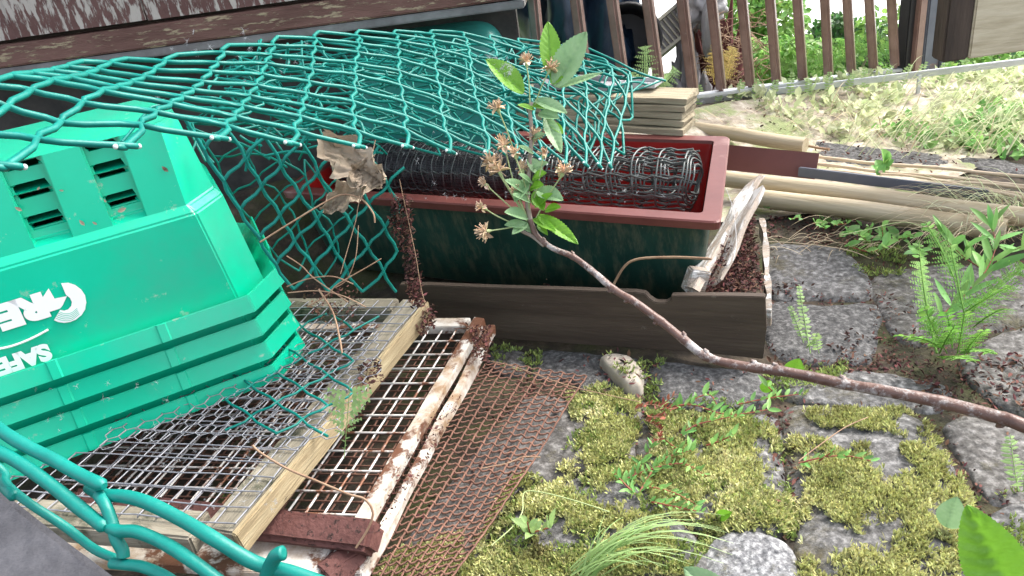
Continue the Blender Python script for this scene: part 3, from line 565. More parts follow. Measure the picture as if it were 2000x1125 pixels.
# white enamel grille under it
Q0=G(672,1112,.085); Q1=G(948,628,.085); qv=(Q1-Q0).normalized(); QL=(Q1-Q0).length; qi=(G(260,1090,.085)-Q0); qi=qi.normalized()
wg=thing('white_grille','rusting white enamelled wire grille lying under the timber framed panel','grille',(Q0+Q1)/2-UP*.085)
def strip(name,A,B,wd,ht,mat,par,amp=.004,seg=40):
    return plank(name,A,B,UP,wd,ht,mat,par,bevel=.0015,seg=seg,wob=amp,ends=1)
strip('frame_bar',Q0+qi*.012,Q1+qi*.012,.024,.020,M['enamel'],wg,.002)
strip('frame_bar',Q0-qi*.016-UP*.02,Q1-qi*.012-UP*.02,.016,.022,M['enamel'],wg,.004)
strip('frame_bar',Q0+qi*.03+qv*.012,Q0+qi*.70+qv*.012,.062,.016,M['enamel'],wg,.002)
strip('frame_bar',Q1+qi*.03-qv*.014,Q1+qi*.60-qv*.014,.035,.018,M['enamel'],wg,.002)
b=MB(); k=.052
while k<.62:
    a=Q0+qi*k; b.tube([a+qv*(QL*i/10)+UP*.0015*noise.noise(V((i,k*20,0))) for i in range(11)],.0019,6); k+=.030
k=.05
while k<QL-.03:
    a=Q0+qv*k+UP*.0035; b.tube([a+qi*(.62*i/10) for i in range(11)],.0018,6); k+=.0475
b.build('wires',M['whitewire'],wg)
# rusty grille underneath
rg=thing('rusty_grille','brown rusted wire grille lowest in the stack under the white one','grille',(Q0+Q1)/2-UP*.09+inn*.2)
b=MB(); k=.0
while k<.62:
    a=Q0+qi*k-UP*.042+qv*.02; b.tube([a,a+qv*(QL-.03)],.0017,5); k+=.0212
k=.04
while k<QL-.03:
    a=Q0+qv*k-UP*.039; b.tube([a,a+qi*.62],.0017,5); k+=.0212
b.build('wires',M['rust'],rg)
for s in(.0,.60): plank('edge_bar',Q0+qi*s-UP*.046+qv*.01,Q1+qi*s-UP*.046,UP,.012,.012,M['rust'],rg)
# rust bar across
A=G(735,1052,.105); B=G(150,985,.105); tag(plank('rusty_bar',A,B,UP*.8-V((0,.5,0)),.044,.046,M['rustpipe'],bevel=.007,seg=30,wob=.0012,ends=1.5),'thick pitted rusty bar lying across under the timber frame','metal bar')
A=G(640,1135,.07); B=G(705,1085,.07); b=MB(); b.tube([A,A.lerp(B,.5)+UP*.004,B],[.030,.027,.02],8,smooth=False); tag(b.build('rusty_lug',M['rustpipe'],bevel=.002),'short rusty stub at the near corner of the white grille','metal stub')
# rusty expanded metal sheet
e00,e10,e01,e11=G(948,712,.045),G(1146,738,.035),G(672,1165,.045),G(868,1150,.035)
def ES(u,v): 
    p=e00.lerp(e10,u).lerp(e01.lerp(e11,u),v); p.z+=.010*noise.noise(V((u*2,v*3,3)))+.006*math.sin(u*2.6+v*4); return p
b=MB(); NU,NV=9,37
for j in range(NV+1):
    b.tube([ES(i/(NU*4)*1.0,(j+.22*math.sin(i*math.pi/2))/NV)+UP*.0010*math.cos(i*math.pi/2) for i in range(NU*4+1)],.0019,4)
for i in range(NU+1):
    b.tube([ES(min(1,max(0,(i+.05*math.sin(j*3.14))/NU)),j/NV)+UP*.0008*math.cos(j*3.14) for j in range(NV+1)],.0018,4)
tag(b.build('rusty_mesh_sheet',M['rust']),'sheet of rust brown expanded metal lying on the mossy stones','metal mesh')
# ================================================================ CHICKEN WIRE on the panel
b=MB(); H0=G(560,760,.187); hx,hy=inn,v_; cs=.0155
PC=[(425,650),(740,625),(745,700),(700,780),(650,850),(560,880),(470,860),(330,850),(200,870),(250,760)]
def hexpt(i,j): 
    p=H0+hx*(i*cs*math.sqrt(3)/2)+hy*(j*cs*.5); return p+UP*(.006+.008*noise.noise(p*9))+(hx*noise.noise(p*14)+hy*noise.noise(p*14+V((5,5,5))))*.0055
seen=set()
for a in range(-26,27):
    for c_ in range(-22,23):
        cxx=2*a+(c_%2); cyy=3*c_; 
        ring=[(cxx,cyy+2),(cxx+1,cyy+1),(cxx+1,cyy-1),(cxx,cyy-2),(cxx-1,cyy-1),(cxx-1,cyy+1)]
        q=PR(hexpt(cxx,cyy)); 
        if not inpoly(q[0],q[1],PC): continue
        for k in range(6):
            e=tuple(sorted((ring[k],ring[(k+1)%6])))
            if e in seen: continue
            seen.add(e); tw=ring[k][0]==ring[(k+1)%6][0]
            b.tube([hexpt(*e[0]),hexpt(*e[1])],.0011 if tw else .0007,4,False)
tag(b.build('chicken_wire',M['galv']),'crumpled piece of fine hexagonal chicken wire on the caged panel','chicken wire')
# ================================================================ GREEN BINS
K4=G(551,745,.17); L4=G(60,930,.17); e_=(L4-K4).normalized(); w_=V((e_.y,-e_.x,0)); w_=w_ if w_.y>0 else -w_
BLn,BW=.60,.42
def BPt(a,b,z): return V((a,b,z))
binM=Matrix(((e_.x,w_.x,0,K4.x),(e_.y,w_.y,0,K4.y),(0,0,1,K4.z),(0,0,0,1)))   # local a,b,z (mirrored frame baked into vertices)
def ring(i,ch,z,nr=3):
    """outline of the box inset by i with cut corners ch"""
    A0,A1,B0,B1=i,BLn-i,i,BW-i
    P=[(A0,B0+ch),(A0+ch*.88,B0),(A1-ch*.88,B0),(A1,B0+ch),(A1,B1-ch),(A1-ch*.88,B1),(A0+ch*.88,B1),(A0,B1-ch)]
    return [V((x-.062,y,z)) for x,y in P]
TOPZ=.31
def toW(p): return V((K4.x,K4.y,K4.z))+e_*p[0]+w_*p[1]+UP*p[2]
def binbody():
    b=MB()
    # rim band height .028; skirt; body; shoulder ledge; upper walls with slots
    L=[ring(-.002,.078,0),ring(.006,.072,.029),ring(.009,.070,.0285),ring(.034,.058,.004)]
    for i in range(3):
        vs=[toW(p) for p in L[i]+L[i+1]]; b.add(vs,[(k,(k+1)%8,(k+1)%8+8,k+8) for k in range(8)])
    return b
def binshell():
    b=MB(); zs=[(.003,.0300,.060),(.172,.050,.058),(.184,.060,.055)]
    zt=TOPZ
    L=[ring(i,c,z) for z,i,c in zs]
    for i in range(len(L)-1): b.add([toW(p) for p in L[i]+L[i+1]],[(k,(k+1)%8,(k+1)%8+8,k+8) for k in range(8)])
    # upper walls: all sides but the front (side index 1: between points 1 and 2)
    lo=ring(.060,.055,.184); hi=ring(.078,.055,zt); b.add([toW(p) for p in lo+hi],[(k,(k+1)%8,(k+1)%8+8,k+8) for k in range(8) if k!=1])
    b.add([toW(p) for p in ring(.078,.055,zt)],[tuple(range(8))])
    # front upper wall as a panel of ribs (proud) and grooves (recessed) with slots cut through
    a0=lo[1].x; a1=lo[2].x
    def fb(z): return .060+(.078-.060)*(z-.184)/(zt-.184)
    grooves=[(.108,.158),(.215,.268),(.325,.375),(.430,.470)]
    cuts=[a0]; 
    for g in grooves: cuts+=list(g)
    cuts.append(a1); sl=[(.206,.228),(.254,.276),(.296,.306)]
    def P(a,z,r): return toW((a,fb(z)+r,z))
    for i in range(len(cuts)-1):
        A,B=cuts[i],cuts[i+1]
        if i%2==0: b.add([P(A,.184,0),P(B,.184,0),P(B,zt,0),P(A,zt,0)],[(0,1,2,3)])
        else:
            r=.013; zz_=[.192]; 
            for s in sl: zz_+=list(s)
            zz_.append(zt)
            b.add([P(A,.184,0),P(B,.184,0),P(B,.192,r),P(A,.192,r)],[(0,1,2,3)])
            for j in range(len(zz_)-1):
                z0,z1_=zz_[j],zz_[j+1]
                if j%2==0: b.add([P(A,z0,r),P(B,z0,r),P(B,z1_,r),P(A,z1_,r)],[(0,1,2,3)])
                else:
                    q=[P(A+.003,z0,r),P(B-.003,z0,r),P(B-.003,z1_,r),P(A+.003,z1_,r)]; q2=[p+w_*.006 for p in q]
                    b.add(q+q2,[(0,1,5,4),(1,2,6,5),(2,3,7,6),(3,0,4,7)])
                    b.add([P(A,z0,r),P(A+.003,z0,r),P(A+.003,z1_,r),P(A,z1_,r),P(B,z0,r),P(B-.003,z0,r),P(B-.003,z1_,r),P(B,z1_,r)],[(0,1,2,3),(4,5,6,7)])
            for X_ in(A,B): b.add([P(X_,.184,0),P(X_,.192,r),P(X_,zt,r),P(X_,zt,0)],[(0,1,2,3)])
    return b
def binribs(a):
    b=MB()
    if 1:      # small moulded joints on the rim band
        b.add([toW((a,-.0042,.001)),toW((a+.012,-.0042,.001)),toW((a+.012,.0038,.029)),toW((a,.0038,.029)),toW((a-.003,-.0012,.001)),toW((a+.015,-.0012,.001)),toW((a+.015,.0068,.029)),toW((a-.003,.0068,.029))],[(0,1,2,3),(4,0,3,7),(1,5,6,2),(3,2,6,7),(0,4,5,1)])
    return b
def binhandle():
    b=MB()
    # folded lug of the handle on the right hand side
    for k,(s0,s1) in enumerate(((.12,.185),(.215,.30))):
        b.prism([toW((-.060,s0,.012)),toW((-.060,s1,.012)),toW((-.060,s1,.055)),toW((-.060,(s0+s1)/2,.068)),toW((-.060,s0,.05))],e_*.003)
    return b
GB='nested green recycling bins'
bl=['topmost green recycling bin of the upside down stack, with white lettering','second green recycling bin from the top of the stack','third green recycling bin from the top of the stack','lowest green recycling bin of the stack, resting on the mesh panel']
for k in range(4):
    dz=.0462*(3-k); off=UP*dz+(e_*rnd(-.002,.002) if k else V((0,0,0)))
    t=thing('recycling_bin',bl[k],'recycling bin',toW((BLn/2-.06,BW/2,0))+UP*(dz+.005),GB)
    for nm,fn,bv in(('rim',binbody,.0022),('body',binshell,.004),('rim_joint',lambda:binribs(.14),0),('rim_joint',lambda:binribs(.30),0),('rim_joint',lambda:binribs(.46),0),('handle_lug',binhandle,.0008)):
        b=fn(); b.v=[tuple(V(p)+off+UP*.006) for p in b.v]
        o=b.build(nm,M['bin'],t,bevel=bv,recalc=True)
        if nm in('rim','body'):
            pass
    if k==0:
        top=t
FP=toW((0,.0305,.031))+UP*(.0462*3+.006); FQ=toW((0,.050,.172))+UP*(.0462*3+.006); fu=(FQ-FP).normalized(); fn_=e_.cross(-fu).normalized()
def fpx(x,y,d=.0012): return onplane(x,y,FP+fn_*d,fn_)
# printed shapes
def printpoly(b,pts,d=.0010): b.prism([fpx(x,y,d) for x,y in pts],-fn_*.0006)
b=MB(); Z5=lambda x,y:(x*.1955,540+y*.1955)
arc=[Z5(*q) for q in[(610,68),(680,64),(750,85),(810,130),(850,190),(862,260),(850,330),(815,385),(760,430),(700,455),(640,463),(580,455),(540,437),(600,335),(640,343),(680,330),(712,295),(718,255),(700,215),(660,185)]]
b.prism([fpx(x,y) for x,y in arc],-fn_*.0006)
tick=[Z5(*q) for q in[(668,198),(625,290),(600,320),(470,362),(418,222),(485,120),(545,222)]]
b.prism([fpx(x,y) for x,y in tick],-fn_*.0006)
b.build('swirl_print',M['print'],top,recalc=True)
b=MB()
sw=[Z5(*q) for q in[(-300,745),(-100,735),(0,722),(120,695),(250,648),(360,598),(482,532)]]; 
pts=smoothpath([fpx(x,y) for x,y in sw],4); b.tube(pts,.0019,6)
b.build('underline_print',M['print'],top)
b=MB()
for k,(r0_,a0_,a1_) in enumerate([(1,0,0)]*0): pass
for k in range(5):      # fine green lines in the swirl
    o1=[Z5(*q) for q in[(592-9*k,352+16*k),(650-4*k,372+17*k),(715,362+18*k),(770+6*k,318+14*k)]]
    b.tube(smoothpath([fpx(x,y,.0013) for x,y in o1],4),.00035,4)
b.build('swirl_lines',M['bin'],top)
def textmesh(body,px,py,hpx,nm,rot=0,stretch=1.0,off=.035,shear=0):
    cu=bpy.data.curves.new(nm,'FONT'); cu.body=body; cu.size=1; cu.offset=off; cu.extrude=.008; cu.space_character=.95; cu.shear=shear
    ob=bpy.data.objects.new(nm,cu); COL.objects.link(ob); bpy.context.view_layer.update()
    me=bpy.data.meshes.new_from_object(ob.evaluated_get(bpy.context.evaluated_depsgraph_get())); COL.objects.unlink(ob); bpy.data.objects.remove(ob)
    s=hpx/F*(fpx(px,py)-CP).dot(fwd)/.70
    O=fpx(px,py,.0012); d=(Matrix.Rotation(rot,3,fn_)@e_); u=-(Matrix.Rotation(rot,3,fn_)@fu)
    for v in me.vertices: p=O+d*v.co.x*s*stretch+u*v.co.y*s+fn_*v.co.z*s*.05; v.co=p
    me.materials.clear(); me.materials.append(M['print']); o=bpy.data.objects.new(nm,me); COL.objects.link(o); setparent(o,top); return o
textmesh('RE',81,574,45,'lettering',0,1.22,.075)
textmesh('SAFE',91,672,31,'lettering',0,1.05,.06)
# ================================================================ CHAIN LINK ROLL
T={-3:[(-420,430),(-300,350),(-220,300),(-120,240),(-60,190),(-20,165),(20,148),(60,143),(100,138),(130,130),(160,120)],
-2:[(-200,375),(-120,310),(-50,255),(14,208),(60,177),(100,158),(135,152),(167,146),(190,137),(215,124),(245,115)],
-1:[(14,323),(72,272),(118,240),(160,201),(199,178),(228,171),(256,162),(281,151),(302,137),(322,121),(345,107)],
0:[(246,284),(275,244),(305,219),(334,203),(356,190),(377,176),(395,160),(411,140),(425,123),(437,103),(446,88)],
1:[(428,269),(441,245),(459,228),(473,208),(487,188),(501,167),(512,146),(519,124),(528,107),(535,89),(542,72)],
2:[(569,279),(576,254),(586,228),(592,206),(597,183),(603,160),(610,137),(610,114),(615,92),(617,76),(622,62)],
3:[(700,285),(694,255),(690,227),(689,199),(694,174),(694,146),(694,124),(699,103),(700,85),(700,71),(701,60)],
4:[(794,285),(790,252),(792,227),(788,199),(781,167),(779,139),(779,115),(778,96),(778,80),(774,68),(772,60)],
5:[(879,295),(872,260),(863,226),(861,194),(856,163),(851,137),(851,115),(849,94),(845,78),(845,67),(843,60)],
6:[(953,297),(947,258),(938,224),(929,194),(924,169),(920,140),(918,114),(913,92),(909,75),(902,64)],
7:[(1009,306),(1002,263),(995,231),(988,199),(982,171),(977,142),(973,114),(966,96),(963,80),(957,69)],
8:[(1059,313),(1050,270),(1045,235),(1040,200),(1035,170),(1030,140),(1028,118),(1024,100),(1020,86),(1012,76)],
9:[(1105,318),(1102,272),(1098,231),(1100,192),(1097,160),(1095,135),(1092,115),(1085,98),(1078,86)],
10:[(1144,320),(1141,276),(1144,236),(1146,194),(1143,162),(1142,138),(1137,118),(1128,102)],
11:[(1171,322),(1174,277),(1181,233),(1189,192),(1197,150),(1190,130),(1180,116)],
12:[(1192,322),(1199,274),(1213,228),(1222,190),(1226,148)]}
te={-3:.36,-2:.42,-1:.48,0:.56,1:.65,2:.74,3:.83,4:.92,5:1.0,6:1.07,7:1.13,8:1.19,9:1.24,10:1.28,11:1.31,12:1.34}
def nodepos(c,r):
    if c not in T or r>=len(T[c]) or r<0: return None
    x,y=T[c][r]; t=te[c]+.045*r*(1 if c>0 else .9); return D(x,y,t)
def weave(get,rmax,cr,wr,closed=True,sag=.0,parity=0,ns=6,hook=True,mb=None,ends=None,cmap=lambda u,r:(u-r)//2):
    """wires zigzag between neighbouring half columns; u counts half columns"""
    mb=mb or MB()
    for U in range(cr[0],cr[1]):
        # this wire swings between half columns U and U+1: even rows sit on even half columns
        pts=[]; 
        def flush():
            if len(pts)>1: mb.tube(smoothpath(pts,3),wr,ns)
            pts.clear()
        for r in range(rmax):
            h=U if (U%2)==(r%2) else U+1
            p=get(h,r)
            if p is None: flush(); continue
            q0=get(h-1 if h==U+1 else h+1,r+1) or get(h-1 if h==U+1 else h+1,r-1)
            inner=1 if h==U+1 else -1      # +1: node lies on the right side of the wire
            nb=get(U+U+1-h,r+1) or get(U+U+1-h,r-1)
            n_=(CP-p).normalized()
            if nb is not None:
                o=(p-nb).normalized()*wr*.7*0
                away=(p-nb); 
            pts.append(p+n_*wr*1.05*inner)
        flush()
    return mb
def gA(h,r):
    u=h/2; c=u-r/2
    if abs(c-round(c))>.01: return None
    return nodepos(int(round(c)),r)
cl=thing('chain_link_roll','loose roll of green plastic coated chain link fencing sprawled over the heap','wire fencing',(.0,1.3,0))
WR=.0026
b=weave(gA,11,(-6,40),WR); b.build('top_wires',M['pvc'],cl)
# hooked selvedge ends with bright cut tips
for c in range(-2,13):
    b=MB(); b2=MB()
    p=nodepos(c,0); q=nodepos(c,1); l=nodepos(c-1,1) if c>-3 else None
    if l is None: l=q-rgt*.04
    dl=(p-l).normalized(); du=(p-q).normalized(); n_=(CP-p).normalized()
    b.tube(smoothpath([p-dl*.006+n_*.0025,p+dl*.003+n_*.004,p+dl*.008+n_*.001],3),[WR]*6+[WR*.6],6)
    b.tube(smoothpath([p-du*.002-n_*.002,p+du*.004+n_*.0,p-dl*.005+du*.004+n_*.003],3),[WR]*6+[WR*.7],6)
    for s,off in((.002,dl*.009+n_*.001),(.002,-dl*.006+du*.004+n_*.003)):
        c0=p+off; b2.grid(lambda u,v:c0+V((math.cos(u*6.283)*math.sin(v*3.1416),math.sin(u*6.283)*math.sin(v*3.1416),math.cos(v*3.1416)))*WR*.75,8,5)
    hk=b.build('hooked_end',M['pvc'],cl); b2.build('cut_tips',M['cut'],hk)
# second and third layer under the top sheet: looser, shifted
def gl(dt,dx,dy,sd_,jit,cmin,cmax):
    def g(h,r):
        u=h/2; c=u-r/2
        if abs(c-round(c))>.01: return None
        c=int(round(c))
        if c<cmin or c>cmax or c not in T or r>=len(T[c]): return None
        x,y=T[c][r]; k=V((c*3.3+sd_,r*2.7,sd_)); j=noise.noise_vector(k)*jit
        xx=x+dx+j.x*60; yy=115+(y-115)*.78+dy+j.y*40
        if yy<62+max(0,(700-xx))*.055: yy=62+max(0,(700-xx))*.055+abs(j.z)*10
        return D(xx,yy,te[c]*.35+.85+dt+.035*r+j.z*.06)
    return g
b=weave(gl(.12,25,8,1.3,.9,0,12),11,(-2,40),WR*.95); b=weave(gl(.24,-20,22,7.7,1.3,1,12),11,(-2,40),WR*.9,mb=b); b=weave(gl(.34,-60,35,4.4,1.6,1,9),11,(-2,40),WR*.9,mb=b)
b.build('inner_wires',M['pvc'],cl)
# layer hanging down face on beside the bins
def gB(x0,y0,dt,jit,sd_,umax=10.5,rmax=6,xlim=(330,840)):
    def g(h,r):
        if (h+r)%2: return None
        u=h/2
        if u<-2 or u>umax/2 or r>rmax: return None
        j=noise.noise_vector(V((u*2.1+sd_,r*1.9,sd_)))*jit
        x=x0+78*u-1.6*u*u-3*r+j.x; y=y0+16*u+r*(52-2.3*u)+j.y
        if y>600+.0*x or x<356+max(0,y-250)*.55: return None
        return D(x,y,1.12+.045*u+.012*r+dt)
    return g
b=weave(gB(440,249,0,7,2.2,10.5,7),8,(-4,12),WR*1.1)
# curled top ends
for u in range(0,5):
    p=gB(440,249,0,7,2.2,10.5,7)(2*u,0)
    if p is not None: b.tube(smoothpath([p,p+upv*.012+rgt*.006,p+upv*.022+rgt*.012],3),WR*1.0,6)
b.build('face_wires',M['pvc'],cl)
b=weave(gB(395,262,.30,30,9.2,11,5),6,(-4,8),WR*.85)
b.build('back_wires',M['pvc'],cl)
# loose strands in the tangle under the top sheet
random.seed(21); b=MB()
for k in range(150):
    x=rnd(360,1000); y=rnd(120,300)-(x-600)*.06
    if x>760 and y>240: continue
    a=rnd(-.5,.6) if random.random()<.6 else rnd(-2.2,2.2); l=rnd(30,90); t=rnd(1.25,1.55)
    p=D(x,y,t); q=D(x+l*math.cos(a),y+l*math.sin(a)*.8,t+rnd(-.06,.06)); m=D(x+l*.5*math.cos(a)+rnd(-8,8),y+l*.5*math.sin(a)*.8+rnd(-10,6),t)
    b.tube(smoothpath([p,m,q],4),WR*.85,5)
b.build('inner_wires',M['pvc'],cl)
# frayed strands at the right hand end
b=MB()
for P in([(1150,95,1.65),(1200,118,1.6),(1250,143,1.58),(1300,158,1.6)],[(1100,135,1.6),(1180,170,1.55),(1235,160,1.55),(1262,165,1.6)],[(1080,160,1.62),(1150,178,1.6),(1230,178,1.58),(1290,158,1.62)],[(1130,110,1.6),(1180,145,1.6),(1215,150,1.55)],[(1060,150,1.6),(1140,165,1.6),(1215,172,1.55)],[(1095,88,1.6),(1150,112,1.6),(1190,125,1.55),(1226,148,1.53)]):
    b.tube(smoothpath([D(*q) for q in P],5),WR*.9,6)
b.build('frayed_strands',M['pvc'],cl)
# part lying flat on the panel
def gC(h,r):
    if (h+r)%2: return None
    X=[(735,618),(728,688),(735,752),(700,795)]
    x=440+h*50; y=600+r*30+h*3; 
    if x>745-.3*max(0,y-640): return None
    p=G(x+9*noise.noise(V((h,r,3))),y+9*noise.noise(V((h,r,8))),.196+.012*noise.noise(V((h*.7,r*.7,1)))); return p
b=weave(gC,9,(0,6),WR*.85)
b.build('flat_wires',M['pvc'],cl)
# foreground loop at the lower left
b=MB(); WF=.0028
def fg(P,r=WF,rr=None):
    W=smoothpath([D(*q) for q in P],6); n_=len(W); b.tube([p+noise.noise_vector(p*40)*.0006 for p in W],[r*.86*(1+.06*noise.noise(p*90))*(1 if 0<i<n_-1 else .55) for i,p in enumerate(W)],12)
fg([(-160,720,.32),(-40,810,.31),(20,855,.30),(95,895,.295),(150,925,.29),(203,948,.285)],.0029)
fg([(-160,800,.31),(-40,865,.30),(30,900,.295),(100,950,.29),(165,1000,.285),(205,1030,.28)],.0029)
fg([(-120,820,.31),(0,915,.31),(12,945,.305),(60,985,.30),(130,1030,.30),(185,1075,.295),(232,1095,.29)],.0020)
fg([(190,962,.288),(205,985,.284),(218,1020,.282),(225,1050,.28),(238,1075,.28),(240,1090,.28)],.0026)
fg([(170,950,.295),(200,966,.29),(240,968,.285),(290,982,.28),(360,1020,.275),(430,1062,.27),(500,1100,.27),(580,1120,.268),(700,1165,.265)],.0029)
fg([(195,1015,.285),(225,1035,.28),(265,1038,.278),(320,1062,.275),(380,1100,.27),(450,1150,.268)],.0027)
fg([(215,1100,.282),(245,1103,.28),(280,1108,.278),(330,1130,.275),(380,1170,.27)],.0024)
fg([(520,1125,.27),(527,1108,.268),(540,1085,.265),(556,1078,.264)],.0030)
fg([(-120,1000,.31),(-40,960,.31),(0,935,.31),(14,955,.305),(30,970,.30)],.0026)
b.build('near_wires',M['pvc'],cl)
# ================================================================ SLAB at the lower left corner
A=G(-60,905,.52); B=G(262,1150,.52); sx=(B-A).normalized(); sy=V((sx.y,-sx.x,0)); sy=sy if sy.y<0 or sy.x<0 else -sy
if (CP.xy.to_3d()-A.xy.to_3d()).dot(sy)<0: sy=-sy
ws=thing('wall_coping','dark grey stone block with a pale lichen spot at the lower left corner','stone block',A.lerp(B,.3)+sy*.06-UP*.52)
plank('cap_stone',A-sx*.25+sy*.045-UP*.03,B+sx*.05+sy*.045-UP*.03,UP,.09,.06,M['slab'],ws,bevel=.006,seg=20,wob=.001)
plank('pier',V((A.x,A.y,-.05))+sx*.05+sy*.05,V((A.x,A.y,.455))+sx*.05+sy*.05,sx,.07,.30,M['slab'],ws,bevel=.004)
# ================================================================ STONES
random.seed(4)
bvh_src=[]
def stone(pxs,label,mat,h=.0,bul=.012,seed=0,thick=.06,rough=.006,zc=0):
    P=[G(x,y,0) for x,y in pxs]; cx=sum((p.x for p in P))/len(P); cy=sum((p.y for p in P))/len(P); n=len(P); b=MB(); m=72
    def outline(t):
        t=(t%1)*n; i=int(t); f=t-i; a,b0,c,d=P[(i-1)%n],P[i],P[(i+1)%n],P[(i+2)%n]
        q=.5*((2*b0)+(c-a)*f+(2*a-5*b0+4*c-d)*f*f+(3*b0-a-3*c+d)*f**3); return q
    rings=[]; K=22
    for j in range(K+1):
        k=j/K; ring_=[]
        for i in range(m):
            q=outline(i/m); r=k
            x=cx+(q.x-cx)*r; y=cy+(q.y-cy)*r
            x+=(.004*noise.noise(V((x*25,y*25,seed)))+.003*noise.noise(V((x*70,y*70,seed))))*k; y+=(.004*noise.noise(V((x*25,y*25,seed+5)))+.003*noise.noise(V((x*70,y*70,seed+9))))*k
            z=hz(x,y)+zc+h+bul*(1-k**3)+rough*(.8*noise.fractal(V((x*8,y*8,seed)),.9,2.1,4)+.45*noise.fractal(V((x*60,y*60,seed)),.7,2.1,3))-.020*k**26-.005*k**5
            ring_.append(V((x,y,z)))
        rings.append(ring_)
    ring_=[V((p.x+(p.x-cx)*.01,p.y+(p.y-cy)*.01,p.z-thick)) for p in rings[-1]]; rings.append(ring_)
    vs=[rings[0][0]]; 
    for q in rings[1:]: vs+=q
    fs=[(0,1+i,1+(i+1)%m) for i in range(m)]
    for j in range(len(rings)-2): fs+=[(1+j*m+i,1+(j+1)*m+i,1+(j+1)*m+(i+1)%m,1+j*m+(i+1)%m) for i in range(m)]
    b.add(vs,fs,True); bvh_src.append((vs,fs)); return tag(b.build('paving_stone',mat,recalc=True),label,'stone','grey stones of the ground')
SM,SLi=M['stone'],M['lichen']
ST=[([(1500,472),(1560,468),(1645,474),(1690,515),(1708,568),(1600,572),(1500,562)],'flat slate grey stone directly right of the broken white wood',SM),
([(1503,580),(1600,584),(1712,582),(1718,640),(1690,692),(1600,694),(1505,672)],'flat grey stone with two small fern sprigs, right of the dark board',SM),
([(1705,530),(1780,505),(1900,498),(2030,505),(2030,600),(1900,645),(1770,655),(1722,595)],'broad grey stone under the ferns at the right edge',SM),
([(1900,665),(2030,630),(2030,790),(1960,780),(1880,715)],'speckled stone behind the brown litter at the right edge',SM),
([(1500,715),(1600,706),(1720,712),(1850,740),(1830,790),(1690,785),(1540,765)],'dark stone under the middle of the apple branch',SM),
([(1035,672),(1160,680),(1250,694),(1245,760),(1160,775),(1110,735),(1038,722)],'dark blue grey stone below the left half of the notched board',SM),
([(1275,700),(1380,706),(1480,715),(1500,765),(1420,800),(1330,790),(1280,760)],'dark grey stone below the right half of the notched board',SM),
([(1395,1045),(1460,1030),(1535,1050),(1560,1100),(1560,1170),(1380,1170),(1365,1090)],'pale lichen covered round stone at the bottom edge',SLi),
([(1535,790),(1620,775),(1760,790),(1830,840),(1880,930),(1910,1040),(1900,1170),(1580,1170),(1555,1000),(1530,880)],'largest moss covered stone, lower right',SM),
([(1260,805),(1400,805),(1515,800),(1530,900),(1545,1020),(1400,1035),(1290,960),(1240,880)],'mossy stone in the middle with leafy weeds at its left',SM),
([(925,1170),(960,1060),(1040,950),(1230,905),(1300,980),(1370,1060),(1370,1170)],'moss covered stone behind the grass tuft at the bottom',SM),
([(1130,770),(1250,775),(1245,850),(1215,895),(1060,935),(940,1000),(880,1150),(720,1150),(900,900),(1020,770)],'mossy stone under the rusty mesh sheet',SM),
([(1850,815),(1950,800),(2040,830),(2040,965),(1950,975),(1885,900)],'rough grey stone under the end of the apple branch',SM),
([(1930,1000),(2040,985),(2040,1170),(1925,1170)],'dark stone behind the big leaf at the lower right corner',SM),
([(1590,272),(1700,278),(1830,292),(1860,315),(1760,318),(1610,304)],'pale weathered stone behind the bamboo canes',SM),
([(1860,300),(1950,300),(2040,315),(2040,335),(1930,325)],'grey stone at the right edge above the canes',SM),
([(955,672),(1020,675),(1025,720),(965,715)],'small mossy stone at the left end of the notched board',SM)]
for i,(p,l,m_) in enumerate(ST):
    mxp=sum(q[0] for q in p)/len(p); myp=sum(q[1] for q in p)/len(p)
    if m_ is SM: m_=[SM,M['stoneb'],M['stonec']][(i*5+i//3)%3]
    stone([(mxp+(x-mxp)*1.06,myp+(y-myp)*1.06) for x,y in p],l,m_,h=-.010,bul=.010 if i in(7,8,9,10,11) else .003,seed=i*3.3)
bb=stone([(1172,706),(1210,697),(1248,718),(1256,752),(1235,766),(1200,745)],'broken buff coloured stone flake lying below the dark board',M['palestone'],h=.012,bul=.006,seed=55,thick=.02)
vs=[];fs=[]
for a,f in bvh_src: n=len(vs); vs+=a; fs+=[tuple(i+n for i in q) for q in f]
BV=BVHTree.FromPolygons(vs,fs)
def gz(x,y):
    h=BV.ray_cast(V((x,y,.6)),V((0,0,-1))); g=hz(x,y)-.020
    return (h[0].z,h[1] if h[1].z>0 else -h[1]) if h[0] is not None and h[0].z>g else (g,UP)
# ================================================================ MOSS, LITTER, WEEDS
def scatter(polys,n,fn,seed=1,thr=None,ns=14):
    random.seed(seed)
    for P in polys:
        W=[G(x,y,0) for x,y in P]; a0=min(p.x for p in W);a1=max(p.x for p in W);b0=min(p.y for p in W);b1=max(p.y for p in W); WP=[(p.x,p.y) for p in W]
        area=(a1-a0)*(b1-b0); m=int(n*area)
        for _ in range(m):
            x=rnd(a0,a1); y=rnd(b0,b1)
            if not inpoly(x,y,WP): continue
            if thr is not None and noise.fractal(V((x*ns,y*ns,seed)),.8,2,3)+.35*noise.noise(V((x*75,y*75,seed)))<thr+random.gauss(0,.17): continue
            z,nn=gz(x,y); fn(V((x,y,z)),nn)
MO=[[(1105,755),(1180,748),(1245,775),(1250,850),(1200,900),(1080,930),(1120,830)],
[(1000,935),(1230,880),(1380,960),(1390,1050),(1350,1125),(1000,1140),(880,1150),(960,1010)],
[(1270,800),(1500,810),(1540,900),(1560,1040),(1400,1040),(1280,960)],
[(1540,850),(1700,870),(1860,980),(1920,1140),(1560,1150),(1550,960)],
[(1560,790),(1780,790),(1880,900),(1900,990),(1800,960),(1740,840),(1600,830)],
[(740,1080),(900,1040),(920,1140),(700,1160)]]
